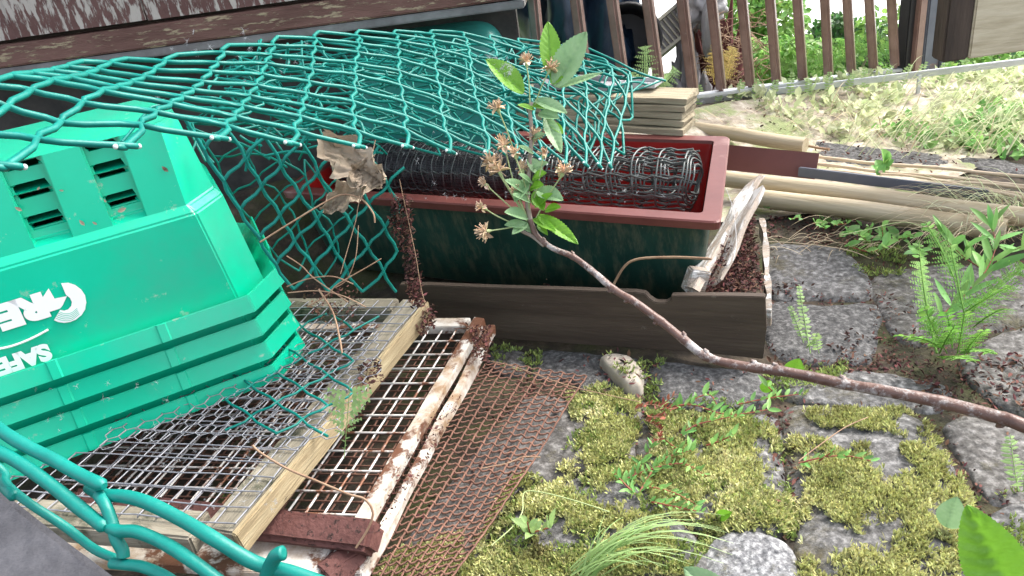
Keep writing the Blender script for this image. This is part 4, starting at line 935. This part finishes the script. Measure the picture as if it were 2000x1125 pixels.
def mosstuft(sz):
    def f(p,nn):
        k=random.randint(4,6)
        hh=.5+.5*noise.noise(V((p.x*22,p.y*22,3))); c=p+nn*(.001+max(0,hh)*sz*1.1*random.random())
        for _ in range(k):
            d=(nn*rnd(.5,1.1)+V((rnd(-1,1),rnd(-1,1),0))*.75).normalized(); l=sz*rnd(.6,1.3); a=c+V((rnd(-1,1),rnd(-1,1),0))*sz*.45; t=a+d*l; s=d.orthogonal().normalized(); s.rotate(Matrix.Rotation(rnd(0,6.3),3,d)); s*=l*.15
            mbm.add([a-s*.6,a+s*.6,a+d*l*.6+s,t,a+d*l*.6-s],[(0,1,2,4),(4,2,3)],True)
    return f
mbm=MB(); scatter(MO,115000,mosstuft(.0085),2,-.06,12); tag(mbm.build('moss',M['moss']),'golden green moss spreading over the lower stones','moss',kind='stuff')
mbm=MB(); scatter(MO[:3]+[[(1640,455),(1770,470),(1760,530),(1670,520)],[(1500,700),(1660,690),(1640,760),(1500,770)],[(960,668),(1060,680),(1050,730),(970,715)],[(1180,690),(1300,700),(1290,790),(1230,790)],[(1240,780),(1500,780),(1500,830),(1260,830)],[(1900,900),(2000,960),(2010,1120),(1930,1100)],[(1320,440),(1352,450),(1345,510),(1325,500)]],22000,mosstuft(.009),3,.05,13); tag(mbm.build('green_moss',M['mossgreen']),'green moss in the joints between the stones','moss',kind='stuff')
def flake(sz,flat=.6):
    def f(p,nn):
        d=V((rnd(-1,1),rnd(-1,1),rnd(-flat,flat))).normalized(); l=sz*rnd(.4,1.4); n2=(UP+V((rnd(-1,1),rnd(-1,1),rnd(-.3,.3)))*.9).normalized()
        q=p+UP*rnd(0,.008); quickleaf(mbl,q,q+d*l,l*rnd(.3,.6),n2,rnd(-.4,.6))
    return f
mbl=MB()
scatter([[(1500,545),(1580,548),(1590,562),(1500,565)],[(1640,635),(1760,640),(1780,710),(1650,700),(1610,690)],[(1750,690),(2010,690),(2010,800),(1880,790),(1800,760)],[(1490,690),(1700,690),(1700,720),(1500,720)],[(1420,800),(1260,780),(1270,860),(1420,850)],[(1870,860),(1930,1000),(1990,1130),(1900,1010)],[(1500,400),(1750,430),(1750,470),(1500,470)],[(1560,960),(1540,780),(1500,790),(1520,1000)]],16000,flake(.011),5,-.25,9)
scatter([[(720,1000),(1000,720),(1140,740),(900,1120),(700,1140)],[(980,680),(1500,720),(1500,800),(1000,760)],[(1340,220),(2000,220),(2000,330),(1600,330)]],3800,flake(.012),6,0,9)
scatter([[(1500,470),(1500,700),(1750,1120),(2010,1120),(2010,500),(1700,470)],[(960,670),(1500,720),(1540,800),(1540,1100),(1000,960)]],9000,lambda p,nn: flake(.008)(p,nn) if p.z<hz(p.x,p.y)-.012 else None,15)
tag(mbl.build('leaf_litter',M['litter']),'reddish brown crumbled leaf litter between the stones','leaf litter',kind='stuff')
# litter heaped in the broken box, on the mesh edge and along the frames
mbl=MB(); random.seed(8)
def heap(poly,n,z0,z1,sz=.009,tf=None):
    xs=[p[0] for p in poly]; ys=[p[1] for p in poly]; k=0
    while k<n:
        x=rnd(min(xs),max(xs)); y=rnd(min(ys),max(ys))
        if not inpoly(x,y,poly): continue
        k+=1; u=(y-min(ys))/(max(ys)-min(ys)); p=G(x,y,z0+(z1-z0)*u+rnd(-.004,.006)) if tf is None else D(x,y,tf(x,y)+rnd(-.006,.006)); flake(sz)(p,UP)
heap([(1452,372),(1466,372),(1470,420),(1430,500),(1395,560),(1380,560),(1415,470)],420,.165,.125,.008)
heap([(1440,400),(1470,400),(1475,480),(1490,570),(1372,574),(1385,530),(1430,470)],2600,.15,.085,.010)
# the mound that carries it
b=MB()
q=[G(1450,395,.13),G(1478,470,.09),G(1490,575,.06),G(1370,577,.07),G(1400,500,.11)]
c=sum(q,V((0,0,0)))/5; b.add([c+UP*.0]+q+[p-UP*.06 for p in q],[(0,1+i,1+(i+1)%5) for i in range(5)]+[(1+i,6+i,6+(i+1)%5,1+(i+1)%5) for i in range(5)]); mound=b
heap([(770,385),(800,390),(812,500),(832,600),(800,600),(790,500),(762,440)],900,0,0,.009,lambda x,y:1.31)
heap([(800,585),(850,600),(848,640),(820,660),(800,620)],420,.165,.15,.009)
heap([(915,640),(958,640),(955,710),(930,700)],300,.10,.09,.008)
heap([(850,800),(900,770),(905,790),(800,960),(730,1060),(725,1030)],330,.085,.075,.005)
heap([(600,560),(720,560),(700,620),(640,640),(590,600)],260,.21,.20,.008)
heap([(700,715),(740,705),(750,745),(705,770)],160,.19,.18,.008)
heap([(1060,540),(1075,560),(1068,570)],5,.1,.1)
tag(mbl.build('leaf_litter',M['litter']),'dark brown seed husks caught in the white wood and along the wire','leaf litter',kind='stuff')
tag(mound.build('soil_mound',M['soil']),'dark crumbly mound inside the broken white wooden corner','soil heap')
# verge weeds
b=MB(); b.grid(lambda u,v:(lambda q:V((q.x,q.y,hz(q.x,q.y)-.012+.006*noise.fractal(V((q.x*9,q.y*9,2)),.8,2,4)+.004*noise.noise(V((q.x*60,q.y*60,1))))))(RA+RD*(.22+2.6*u)+RN*(.05+(.62+.12*math.sin(u*9)+.25*u)*v)),120,50)
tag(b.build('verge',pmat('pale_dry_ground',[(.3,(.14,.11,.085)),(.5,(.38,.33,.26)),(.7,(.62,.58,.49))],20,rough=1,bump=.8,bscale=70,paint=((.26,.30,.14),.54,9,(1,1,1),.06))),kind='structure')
mbw=MB()
def weedf(p,nn):
    for _ in range(3):
        d=V((rnd(-1,1),rnd(-1,1),rnd(.1,1.2))).normalized(); a=p+UP*rnd(0,.03)+V((rnd(-.02,.02),rnd(-.02,.02),0)); l=rnd(.02,.05)
        quickleaf(mbw,a,a+d*l,l*rnd(.35,.65),V((rnd(-.5,.5),rnd(-.8,0),1)),.15)
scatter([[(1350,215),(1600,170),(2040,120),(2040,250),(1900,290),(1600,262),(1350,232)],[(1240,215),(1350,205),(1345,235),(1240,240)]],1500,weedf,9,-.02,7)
tag(mbw.build('verge_weeds',M['verge']),'weeds coloured pale as if overexposed along the foot of the railing','weeds',kind='stuff')
mbw=MB()
scatter([[(1700,250),(2040,200),(2040,300),(1850,300)],[(1820,420),(2040,390),(2040,500),(1900,480)],[(1500,405),(1900,455),(1850,480),(1500,440)]],1500,weedf,10,0,6)
tag(mbw.build('weeds',M['weed']),'low green weeds around the ends of the poles','weeds',kind='stuff')
b=MB(); random.seed(31)
def blade(b,p,tip,wd,bend=.2,up=.3):
    p,tip=V(p),V(tip); X=tip-p; Y=X.cross(UP); Y=Y.normalized() if Y.length>1e-6 else V((1,0,0)); n=6; vs=[]
    for i in range(n+1):
        u=i/n; q=p+X*u+UP*X.length*up*math.sin(u*math.pi)*.7; w2=wd*(1-u**1.5)*.5+.0002; vs+=[q-Y*w2,q+Y*w2]
    b.add(vs,[(2*i,2*i+1,2*i+3,2*i+2) for i in range(n)],True)
for k in range(150):
    x=rnd(1380,2030); y=rnd(205,300); 
    if y>235+.15*(x-1340): continue
    p=G(x,y,hz(G(x,y).x,G(x,y).y)); a=rnd(-.9,.9); l=rnd(.06,.20); blade(b,p,p+V((math.cos(a)*random.choice((-1,1)),math.sin(a),0))*l+UP*rnd(.0,.08),.003)
for k in range(160):
    x=rnd(1830,2040); y=rnd(400,480); p=G(x,y,0); a=rnd(2.4,4.0); l=rnd(.06,.2); blade(b,p,p+V((math.cos(a),math.sin(a),0))*l+UP*rnd(0,.07),.0022)
for k in range(60):
    x=rnd(1500,1850); y=rnd(440,500); p=G(x,y,0); a=rnd(0,6.28); l=rnd(.05,.16); blade(b,p,p+V((math.cos(a),math.sin(a)*.3,0))*l,.0018)
tag(b.build('dry_grass',M['dryhay']),'straw coloured dead grass tangled among the weeds','dry grass',kind='stuff')
b=MB()
for k in range(170):
    x=rnd(1650,2040); y=rnd(190,310); p=G(x,y,0); a=rnd(-.5,.7); l=rnd(.08,.24); blade(b,p,p+V((math.cos(a)*random.choice((-1,1,1)),math.sin(a),0))*l+UP*rnd(.02,.12),.0035)
for k in range(70):
    x=rnd(1860,2040); y=rnd(380,460); p=G(x,y,0); a=rnd(2.2,4.2); l=rnd(.08,.2); blade(b,p,p+V((math.cos(a),math.sin(a),0))*l+UP*rnd(.02,.1),.0035)
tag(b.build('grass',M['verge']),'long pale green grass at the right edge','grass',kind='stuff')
# grass tuft at the bottom
b=MB(); random.seed(12); p0=G(1140,1120,.015)
for k in range(48):
    tx_,ty_=(rnd(1180,1440),rnd(1000,1110)) if k<55 else (rnd(1010,1160),rnd(1030,1130)); tp=G(tx_,ty_,rnd(.03,.07)); s=p0+V((rnd(-.02,.02),rnd(-.02,.02),0)); blade(b,s,tp,.0026,up=.3)
tag(b.build('grass_tuft',M['palefern']),'tuft of fine fresh grass blades at the bottom edge','grass tuft')
# ---- weed plants with paired lance leaves
def stemplant(name,label,stems,mat,cat='weed',lw=.32,ll=26,gap=14,group=None,h=.03):
    t=thing(name,label,cat,G(stems[0][0][0],stems[0][0][1],0),group); b=MB(); s=MB()
    for pts in stems:
        W=[]; 
        for i,(x,y) in enumerate(pts):
            W.append(G(x,y,.008+h*i/max(1,len(pts)-1)))
        W=smoothpath(W,4); s.tube(W,[.0016*(1-.6*i/len(W)) for i in range(len(W))],5)
        L=sum((W[i+1]-W[i]).length for i in range(len(W)-1)); sc_=(W[0]-CP).dot(fwd)/F; nl=max(2,int(L/(gap*sc_))); 
        for k in range(nl+1):
            f=k/nl*(len(W)-1.001); i=int(f); p=W[i].lerp(W[i+1],f-i); d=(W[i+1]-W[i]).normalized(); sd_=d.cross(UP).normalized(); ang=rnd(0,1.2)
            for q in(-1,1):
                dr=(sd_*q*math.cos(ang)*.8+UP*(.35+math.sin(ang)*.4)+d*.55).normalized(); l=ll*sc_*rnd(.6,1.15)
                
                if random.random()<.12: continue
                dr=(dr+V((rnd(-.35,.35),rnd(-.35,.35),rnd(-.35,.25)))).normalized(); l*=rnd(.6,1.1)
                leafmesh(b,p,p+dr*l,l*lw*rnd(.8,1.2),UP+V((rnd(-.6,.6),-.4+rnd(-.4,.4),0)),.15,rnd(-.2,.5),5,0)
    b.build('leaves',mat,t); s.build('stem',M['reds'] if mat!=M['reds'] else M['straw'],t)
random.seed(14)
stemplant('willowherb','leafy willowherb trailing across the moss, longest upper stem',[[(1290,800),(1350,790),(1420,810),(1500,800)],[(1320,800),(1380,770),(1400,790)]],M['weed'],group='willowherb on the stones')
stemplant('willowherb','bushy willowherb clump in the middle of the moss',[[(1215,940),(1260,920),(1330,905),(1380,930)],[(1250,960),(1290,900),(1350,880)],[(1260,950),(1310,960),(1360,985)],[(1230,950),(1250,905),(1275,870)],[(1270,980),(1320,990),(1370,1000)],[(1240,965),(1215,940),(1200,925)]],M['weed'],gap=11,group='willowherb on the stones')
stemplant('willowherb','small willowherb sprig on the large mossy stone',[[(1560,905),(1600,895),(1650,890),(1700,900)],[(1600,900),(1630,880)]],M['weed'],group='willowherb on the stones')
stemplant('willowherb','willowherb shoot beside the small yellow leaf, below the branch',[[(1440,790),(1500,778),(1560,770)],[(1520,775),(1500,755)]],M['weed'],group='willowherb on the stones')
stemplant('willowherb','small shoots at the left end of the leafy weeds by the red leaves',[[(1330,850),(1360,830),(1400,820),(1440,812)],[(1380,870),(1410,860),(1430,850)],[(1300,860),(1330,880),(1350,870)]],M['weed'],gap=12,group='willowherb on the stones')
stemplant('red_weed','reddish leaved weed next to the willowherb, below the dark board',[[(1240,800),(1270,790),(1310,800)],[(1260,820),(1290,840),(1280,870)],[(1280,800),(1320,770)],[(1265,815),(1300,815)]],M['reds'],gap=9,ll=18)
stemplant('weed_plant','leafy weed with paired leaves below the lower timber pole',[[(1640,462),(1668,455),(1690,468)],[(1655,480),(1700,492),(1730,480)],[(1690,470),(1700,445)],[(1750,468),(1785,462)],[(1780,480),(1800,500)],[(1725,465),(1722,440)]],M['weed'],gap=13,lw=.55,h=.04)
stemplant('weed_plant','small green weeds under the left part of the lower pole',[[(1545,428),(1565,424)],[(1590,436),(1612,446)],[(1630,440),(1655,436)]],M['weed'],gap=9,ll=20,lw=.5,h=.02)
stemplant('weed_plant','tall narrow leaved plant rising over the stones at the right edge',[[(1840,615),(1890,570),(1925,530),(1945,480),(1935,440)],[(1925,530),(1880,500),(1850,470)],[(1920,540),(1960,500),(2000,480)]],M['weed'],gap=24,ll=80,lw=.22,h=.10)
stemplant('weed_plant','small leafy sprout among the tall grass at the far right',[[(1715,345),(1722,328),(1730,318)]],M['weed'],gap=8,ll=34,lw=.7)
stemplant('weed_plant','pale bent leaves on the moss left of the grass tuft',[[(1035,1040),(1030,1020)],[(1040,1040),(1075,1030)]],M['palefern'],gap=40,ll=44,lw=.5)
# single leaves standing or lying on stones
def oneleaf(name,label,b0,t0,wpx,z0,z1,mat,nrm=None,n=14,fold=.2,serr=.03,cat='leaf',curl=0,tt=None):
    n=max(n,28)
    a=G(*b0,z0) if tt is None else D(*b0,tt); c=G(*t0,z1) if tt is None else D(*t0,tt-.01); b=MB(); sc_=(a-CP).dot(fwd)/F
    leafmesh(b,a,c,wpx*sc_,nrm or (CP-a).normalized(),fold,curl,n,serr); return tag(b.build(name,mat),label,cat)
oneleaf('leaf','bright round green leaf standing just below the branch, by the dark board',(1545,735),(1562,700),38,.01,.05,M['leaf'])
oneleaf('leaf','yellow green leaf in the shadow gap under the branch',(1490,765),(1505,742),22,.0,.03,M['leaf'])
oneleaf('leaf','rounded bluish green leaf beside the big leaf, lower right',(1850,1030),(1870,970),52,.01,.06,M['leafpale'])
oneleaf('leaf','big fresh green serrated leaf filling the lower right corner',(1990,1200),(1888,985),118,0,0,M['leaf'],tt=.62,n=64,serr=.035,fold=.12)
oneleaf('leaf','narrow pale leaf left of the big leaf at the lower right corner',(1925,1160),(1902,1070),24,0,0,M['leafpale'],tt=.64,n=16)
oneleaf('leaf','serrated green leaf peeping in at the bottom edge near the lichen stone',(1440,1190),(1335,1108),60,.02,.04,M['leafpale'],n=20)
oneleaf('leaf','small green leaf growing by the willowherb at the bottom of the moss',(1400,1010),(1430,1000),22,.0,.03,M['leaf'])
# ferns
def fern(label,fr,mat,t=None,z=(.01,.05),group='ferns growing between the stones',cat='fern'):
    b=MB()
    for (x0,y0,x1,y1,wpx,n) in fr:
        if t is None: a=G(x0,y0,z[0]); c=G(x1,y1,z[1])
        else: a=D(x0,y0,t); c=D(x1,y1,t-.01)
        sc_=(a-CP).dot(fwd)/F; frond(b,a,c,wpx*sc_,n,.05)
    return tag(b.build('fern',mat),label,cat,group)
random.seed(17)
fern('slender pale fern sprig, taller of the two on the flat grey stone',[(1583,690,1557,558,24,15)],M['palefern'],z=(.005,.09))
fern('slender pale fern sprig, shorter of the two on the flat grey stone',[(1570,670,1542,597,20,11),(1600,690,1590,650,24,6),(1575,680,1600,660,18,5)],M['palefern'],z=(.005,.06))
fern('largest bright fern cluster in front of the stones at the right',[(1830,690,1775,478,52,20),(1850,690,1790,600,46,12),(1870,690,1885,610,56,12),(1880,700,1915,645,50,10),(1860,680,1850,610,50,12),(1890,690,1915,695,40,8),(1835,690,1865,640,50,9),(1840,700,1900,712,44,9),(1840,680,1760,660,34,9)],M['fern'],z=(.005,.11))
fern('arching fern frond above the bright cluster, with long side leaflets',[(1885,620,1850,480,62,15),(1870,560,1812,436,54,14)],M['fern'],z=(.05,.15))
fern('large light fern fanning out at the right edge',[(1870,620,1975,560,84,14),(1880,625,1998,520,70,13),(1900,640,1960,605,74,10)],M['fern'],z=(.03,.12))
fern('pale fern at the right edge under the branch end',[(1990,960,1965,850,44,12),(2000,960,2000,900,50,9)],M['palefern'],z=(.01,.07))
fern('bright fern in front of the third and fourth railing bars',[(1262,200,1262,92,54,15),(1268,205,1320,135,44,12),(1262,205,1238,140,30,9),(1285,205,1300,160,40,9),(1270,210,1335,185,34,9)],M['palefern'],t=2.28)
for i,(x0,y0,x1,y1,w2,n) in enumerate([(1740,128,1700,60,60,12),(1650,130,1640,80,60,10),(1560,150,1580,90,60,10)]):
    fern(['dark fern behind the right bars, nearest the post','light fern behind the bars in the middle right','fern behind the bars left of the light one'][i],[(x0,y0,x1,y1,w2,n),(x0+5,y0,x1+40,y1+20,w2*.8,n),(x0-5,y0,x1-35,y1+25,w2*.8,n)],M['fern'],t=3.4)
for i in range(15): fern('curling fern tip in the row between the low bar and the railing',[(1365+i*36,212-i*3.6,1372+i*36+rnd(-14,14),168-i*3.8+rnd(-8,8),20,8)],M['palefern'],t=2.75,group='row of fern tips along the railing')
b=MB(); a=D(672,895,1.04); c=D(684,748,1.0); X=c-a; b.tube([a+X*i/8 for i in range(9)],.0007,4)
for i in range(8):
    u=.15+.1*i; P=a+X*u; l=.032*math.sin(math.pi*min(1,(1-u)*1.15+.12))**.8+.004
    for s in(-1,1):
        P=a+X*(u+.02*s); l*=rnd(.8,1.1); d=(rgt*s+upv*rnd(.3,.6)).normalized(); mtip=P+d*l; 
        for k in range(4):
            q=P.lerp(mtip,(k+.7)/4.2)
            for s2 in(-1,1): quickleaf(b,q,q+(d*.7+upv*s2*.8).normalized()*l*.27*(1-.18*k),l*.20*(1-.15*k),-fwd,.05)
        quickleaf(b,P,mtip,l*.12,-fwd,.05)
tag(b.build('fern',M['palefern']),'lacy pale green fern growing up through the white grille','fern','ferns growing between the stones')
b=MB(); a=G(445,975,.03)
for k in range(14): d=V((rnd(-1,1),rnd(-1,1),.6)).normalized()*.02; quickleaf(b,a+d*.4,a+d,.012,UP)
tag(b.build('seedling',M['fern']),'tiny green seedling showing through the grey welded mesh','seedling')
# ================================================================ APPLE BRANCH
bp_=[(2420,1500,.95),(2350,1150,.82),(2200,920,.72),(2000,832,.74),(1950,815,.755),(1840,786,.78),(1735,765,.80),(1650,750,.825),(1540,727,.85),(1440,713,.875),(1380,697,.89),(1335,663,.90),(1290,627,.92),(1240,590,.935),(1200,566,.95),(1160,532,.96),(1120,502,.975),(1078,484,.985),(1047,458,.995),(1036,430,1.0)]
ab=thing('apple_branch','bare reddish apple twig reaching in from the right with leaves at its tip','branch',G(2420,1500,-.03))
W=smoothpath([D(*q) for q in bp_],5); g0=W[0].copy(); base=V((g0.x+.02,g0.y-.01,-.04))
W=[base,base.lerp(g0,.5)]+W; nW=len(W); b=MB()
rad=[]
for i,p in enumerate(W):
    u=i/(nW-1); r=.0076*(1-u)+.0032*u if u<.9 else .0034
    x,y=PR(p); r*=1+.10*noise.noise(p*60)
    rad.append(r)
for x,y in[(1040,450),(1060,478),(1117,500),(1204,567),(1222,597),(1288,630),(1335,668),(1372,700),(1470,712),(1520,735),(1653,748),(1845,772),(1955,822)]:
    k=min(range(nW),key=lambda i:(PR(W[i])[0]-x)**2+(PR(W[i])[1]-y)**2); rad[k]*=1.12
    p=W[k]; d=(W[min(k+1,nW-1)]-W[k-1]).normalized(); o_=(upv*random.choice((1,-1,1))+rgt*.2-fwd*rnd(.1,.5)); o_=(o_-d*o_.dot(d)).normalized()
    b.tube([p,p+o_*rad[k]*1.0+d*.003,p+o_*rad[k]*1.25+d*.006],[rad[k]*.7,rad[k]*.5,rad[k]*.2],7)
b.tube(W,rad,12); b.build('twig',M['bark'],ab)
sp=smoothpath([D(1036,430,1.0),D(1030,395,1.0),D(1032,350,1.0),D(1036,300,1.0),D(1038,255,1.0),D(1035,215,1.0),D(1040,200,1.0)],4)
b=MB(); b.tube(sp,[.0032-.00004*i for i in range(len(sp))],8)
b.tube(smoothpath([D(1062,480,.99),D(1040,462,1.0),D(1020,452,1.0),D(1005,440,1.0)],4),.0022,6); b.build('spur',M['twig'],ab)
def bl(bs,tp,wpx,mat,dt=0,nrm=None,fold=.25,curl=0,serr=.05,n=32):
    b=MB(); a=D(bs[0],bs[1],1.0); c=D(tp[0],tp[1],1.0-dt); leafmesh(b,a,c,wpx/F,nrm or (-fwd+upv*.5),fold,curl,n,serr)
    # midrib
    X=c-a; Z=((nrm or (-fwd+upv*.5))); Z=(Z-X.normalized()*Z.dot(X.normalized())).normalized()
    return b.build('leaf',mat,ab)
Lf_=[((1078,150),(1070,42),42,'leaf',0),((1085,170),(1146,62),58,'leafpale',.02),((1078,165),(1132,85),40,'leaf',0),((1022,182),(948,116),48,'leaf',.02),((1090,172),(1178,142),16,'leafpale',.0),((1045,195),(1108,222),28,'leafpale',.02),((1052,222),(1092,232),30,'leafpale',.02),((1065,228),(1096,300),30,'leafpale',.03),((1075,240),(1100,262),18,'leaf',.02),((1045,215),(1010,205),14,'leaf',.02),((1040,352),(1068,338),24,'leaf',.02),((1035,370),(1062,362),26,'leaf',.02),((1048,372),(1100,392),34,'leafpale',.02),((1045,385),(1062,412),24,'leaf',.02),((1035,378),(985,352),26,'leafpale',.03),((1042,428),(1086,452),20,'leaf',.03),((1050,420),(1130,478),30,'leaf',.04),((1030,425),(985,415),30,'leafpale',.03),((1030,440),(985,440),22,'leafpale',.02),((1065,412),(1096,405),22,'leaf',.02),((1030,310),(1060,345),26,'leafpale',.0),((1040,400),(1070,370),30,'leaf',.0),((1020,440),(1045,455),16,'leafpale',.0),((1030,350),(1005,395),26,'leafpale',.02),((1035,205),(1070,212),16,'leaf',.0),((1042,300),(1012,285),14,'leafpale',.02),((1040,330),(1072,318),18,'leafpale',.02),((1036,395),(1000,380),20,'leafpale',.03),((1045,405),(1080,378),22,'leaf',.03),((1030,435),(1000,458),20,'leafpale',.02),((1040,360),(1012,340),18,'leafpale',.03),((1050,440),(1070,460),14,'leaf',.02),((1038,270),(1066,262),16,'leafpale',.01)]
for q in Lf_: bl(q[0],q[1],q[2],M[q[3]],q[4])
FLW=[(1028,122,1035,205,1.0),(1074,135,1045,205,1.0),(972,212,1005,300,1.0),(962,318,1030,430,1.25),(985,285,1028,420,1.1),(1100,338,1045,430,1.2),(948,360,1030,432,.8),(942,405,1010,440,.7),(950,452,1020,440,1.1),(1045,265,1036,300,.9),(975,335,1030,425,1.3),(1005,300,1036,420,.8),(1020,330,1036,420,.8),(1008,375,1030,430,.7),(1062,300,1040,400,.6)]
for i,(x,y,hx_,hy_,s) in enumerate(FLW):
    sb=MB(); t=1.0-.01*(i%3); p=D(x,y,t); h=D(hx_,hy_,1.0); d=(p-h).normalized(); sb.tube(smoothpath([h,(h+p)/2+rgt*rnd(-.003,.003),p-d*.004],3),[.0009]*6+[.0014],5)
    fb_=MB()
    for k in range(34):
        dd=(d*.9+V((rnd(-1,1),rnd(-1,1),rnd(-1,1)))*.9).normalized(); l=.014*s*rnd(.6,1.1); fb_.tube([p,p+dd*l*.6,p+dd*l+V((0,0,rnd(-.002,.002)))],[.0005,.0005,.0008],3)
    for k in range(7): dd=(d*.2+V((rnd(-1,1),rnd(-1,1),rnd(-1,1)))).normalized(); quickleaf(fb_,p,p+dd*.012*s,.008*s,d)
    fb_.build('spent_flower',M['stamen'],ab)
    sb.tube([p-d*.007,p-d*.003,p],[.0012,.0026,.0022],7)
    sb.build('flower_stalk',M['greenstem'],ab)
# ================================================================ dry leaf, dead stems, fluff
b=MB(); random.seed(2)
cen=D(690,345,1.22)
def curl_leaf(b,c,ax1,ax2,L,Wd,sd_):
    def S(u,v):
        x=(u-.5)*L; y=(v-.5)*Wd*(math.sin(math.pi*min(.98,max(.03,u)))**.6)*(1+.22*math.sin(u*21+sd_)*(1 if v>.5 else -1)); n_=(-fwd)
        z=.030*abs(v-.5-.1*math.sin(u*5))*1.6+.010*math.sin(u*9+sd_)*abs(v-.5)*2+.004*abs(math.sin((u+abs(v-.5))*16))+.006*noise.noise(V((u*5,v*5,sd_)))
        e=.006*noise.noise(V((u*14,v*14,sd_)))
        return c+ax1*(x+e)+ax2*(y+e)+n_*z
    b.grid(S,26,18)
curl_leaf(b,D(690,318,1.20),(rgt*.75-upv*.65).normalized(),(upv*.75+rgt*.65).normalized(),.115,.062,1.0)
curl_leaf(b,D(722,345,1.19),(rgt*.9+upv*-.3).normalized(),(upv*.9+rgt*.3).normalized(),.05,.05,2.2)
curl_leaf(b,D(680,385,1.24),(rgt*.85+upv*.55).normalized(),(upv*.8-rgt*.5).normalized(),.085,.04,3.0)
tag(b.build('dry_leaf',M['dryleaf']),'large curled dry brown leaf caught in the chain link','dry leaf')
b=MB(); curl_leaf(b,G(212,104,.6)+V((0,0,0)),(rgt*.8+upv*.1).normalized(),(UP+rgt*.1).normalized(),.01,.01,1)
def stems(name,label,Ls,r=.0011,mat=None):
    b=MB()
    for P in Ls: b.tube(smoothpath([D(*q) for q in P],5),r,5)
    return tag(b.build('dead_twig',mat or M['straw']),label,'dead twig','dead stems caught on the heap')
stems('dry_stem','straight dead bramble stem crossing the chain link beside the bins',[[(508,473,1.16),(560,440,1.16),(640,392,1.17),(672,380,1.17),(705,388,1.17),(728,415,1.17),(732,435,1.17)]],.0014)
stems('dry_stem','thin hanging stalk in front of the dry leaf',[[(735,265,1.2),(718,340,1.19),(700,400,1.19),(695,430,1.18),(675,500,1.17),(665,535,1.17)],[(700,440,1.18),(695,500,1.17),(678,545,1.17),(655,562,1.17)]],.0007)
stems('dry_stem','tangle of pale stalks lying across the corner of the mesh panel',[[(560,560,1.2),(600,545,1.2),(650,540,1.2),(690,555,1.2)],[(562,572,1.2),(620,568,1.2),(670,578,1.2),(715,600,1.2)],[(560,500,1.2),(590,520,1.2),(615,545,1.2),(680,590,1.2)],[(600,600,1.2),(640,575,1.2),(660,555,1.2),(720,520,1.2),(745,505,1.2)]],.0010)
stems('dry_stem','brown stalk hanging straight down onto the grey mesh',[[(622,565,1.2),(650,610,1.2),(663,660,1.18),(668,690,1.17)]],.0016)
stems('dry_stem','curved orange brown twig lying over the timber frame',[[(493,870,1.1),(510,885,1.1),(560,915,1.09),(620,940,1.08),(680,965,1.07),(712,975,1.07),(728,1000,1.07),(720,1030,1.07),(695,1070,1.07)]],.0017)
stems('dry_stem','thin wire like stalk running down the right edge of the hanging mesh',[[(780,350,1.3),(795,420,1.3),(812,500,1.3),(822,560,1.3),(835,610,1.3)]],.0006)
def gst(label,P,r=.0009,z=.02,mat=None):
    b=MB(); b.tube(smoothpath([G(x,y,z) for x,y in P],5),r,5); return tag(b.build('dead_twig',mat or M['straw']),label,'dead twig','dead stems caught on the heap')
gst('bent pale stalk over the moss at the edge of the rusty sheet',[(960,1065),(1000,1030),(1020,1000),(1024,962),(1060,962),(1130,980),(1190,1000)],.0010,.035,M['greenstem'])
gst('long straight stalk from the white frame past the buff stone',[(930,700),(1000,715),(1100,750),(1180,770),(1250,785)],.0008,.06)
gst('pinkish stalk leaning on the large mossy stone',[(1560,900),(1600,870),(1650,835),(1695,815)],.0009,.03)
gst('bleached stalk lying across the flat grey stone',[(1500,472),(1560,475),(1650,487),(1700,505)],.0009,.02,M['cane'])
gst('long bent dry grass stalk below the poles',[(1640,460),(1700,447),(1765,434),(1830,452),(1920,480)],.0009,.06,M['greenstem'])
gst('twisted twig resting on the rusty mesh sheet',[(940,915),(990,905),(1020,893),(1055,893)],.0011,.055)
gst('white bent wire hanging from the trough corner',[(1418,368),(1432,410),(1438,470),(1432,510)],.0007,.18,M['white'])
gst('brown tendril on the right of the notched board end',[(1440,515),(1470,528),(1500,538)],.0009,.10,M['cane'])
b=MB(); random.seed(33)
for k in range(190):
    t=random.random()
    if t<.22: p=D(rnd(760,1300),rnd(240,420),rnd(1.3,1.6)); 
    elif t<.5: p=G(rnd(300,560),rnd(800,1000),.186)
    elif t<.6:
        x,y=rnd(20,330),rnd(740,860); p=G(x,y,.19)+UP*.0
        p=D(x,y,(toW((.2,-.003,.1))-CP).dot(fwd)-.05)
    elif t<.8: p=D(rnd(300,600),rnd(50,200),rnd(1.0,1.3))
    else: p=D(rnd(955,1000),rnd(112,150),.985)
    s=.006*rnd(.4,1.3)
    for j in range(9):
        d=V((rnd(-1,1),rnd(-1,1),rnd(-1,1))).normalized(); b.tube([p,p+d*s],[.00012,.00009],3,False)
tag(b.build('seed_fluff',M['fluff']),'white willow seed fluff caught on mesh, bins and leaves','seed fluff',kind='stuff')
# dirt flakes on the top bin
b=MB()
for (x,y,l) in[(160,435,14),(185,436,10),(238,410,18),(62,742,20),(322,330,16),(205,392,8),(36,408,14),(120,372,8),(75,368,8)]:
    p=fpx(x,y,.002) if y>415 else onplane(x,y,toW((.1,.066,.22))+UP*.1446-w_*.004,fn_); a=rnd(0,3.1); d=(e_*math.cos(a)+fu*math.sin(a))*l/F*1.2
    quickleaf(b,p-d*.5,p+d*.5,l/F*.6,fn_,.1)
tag(b.build('bark_flakes',M['dryleaf']),'small tan flakes of debris stuck to the topmost green bin','debris',kind='stuff')
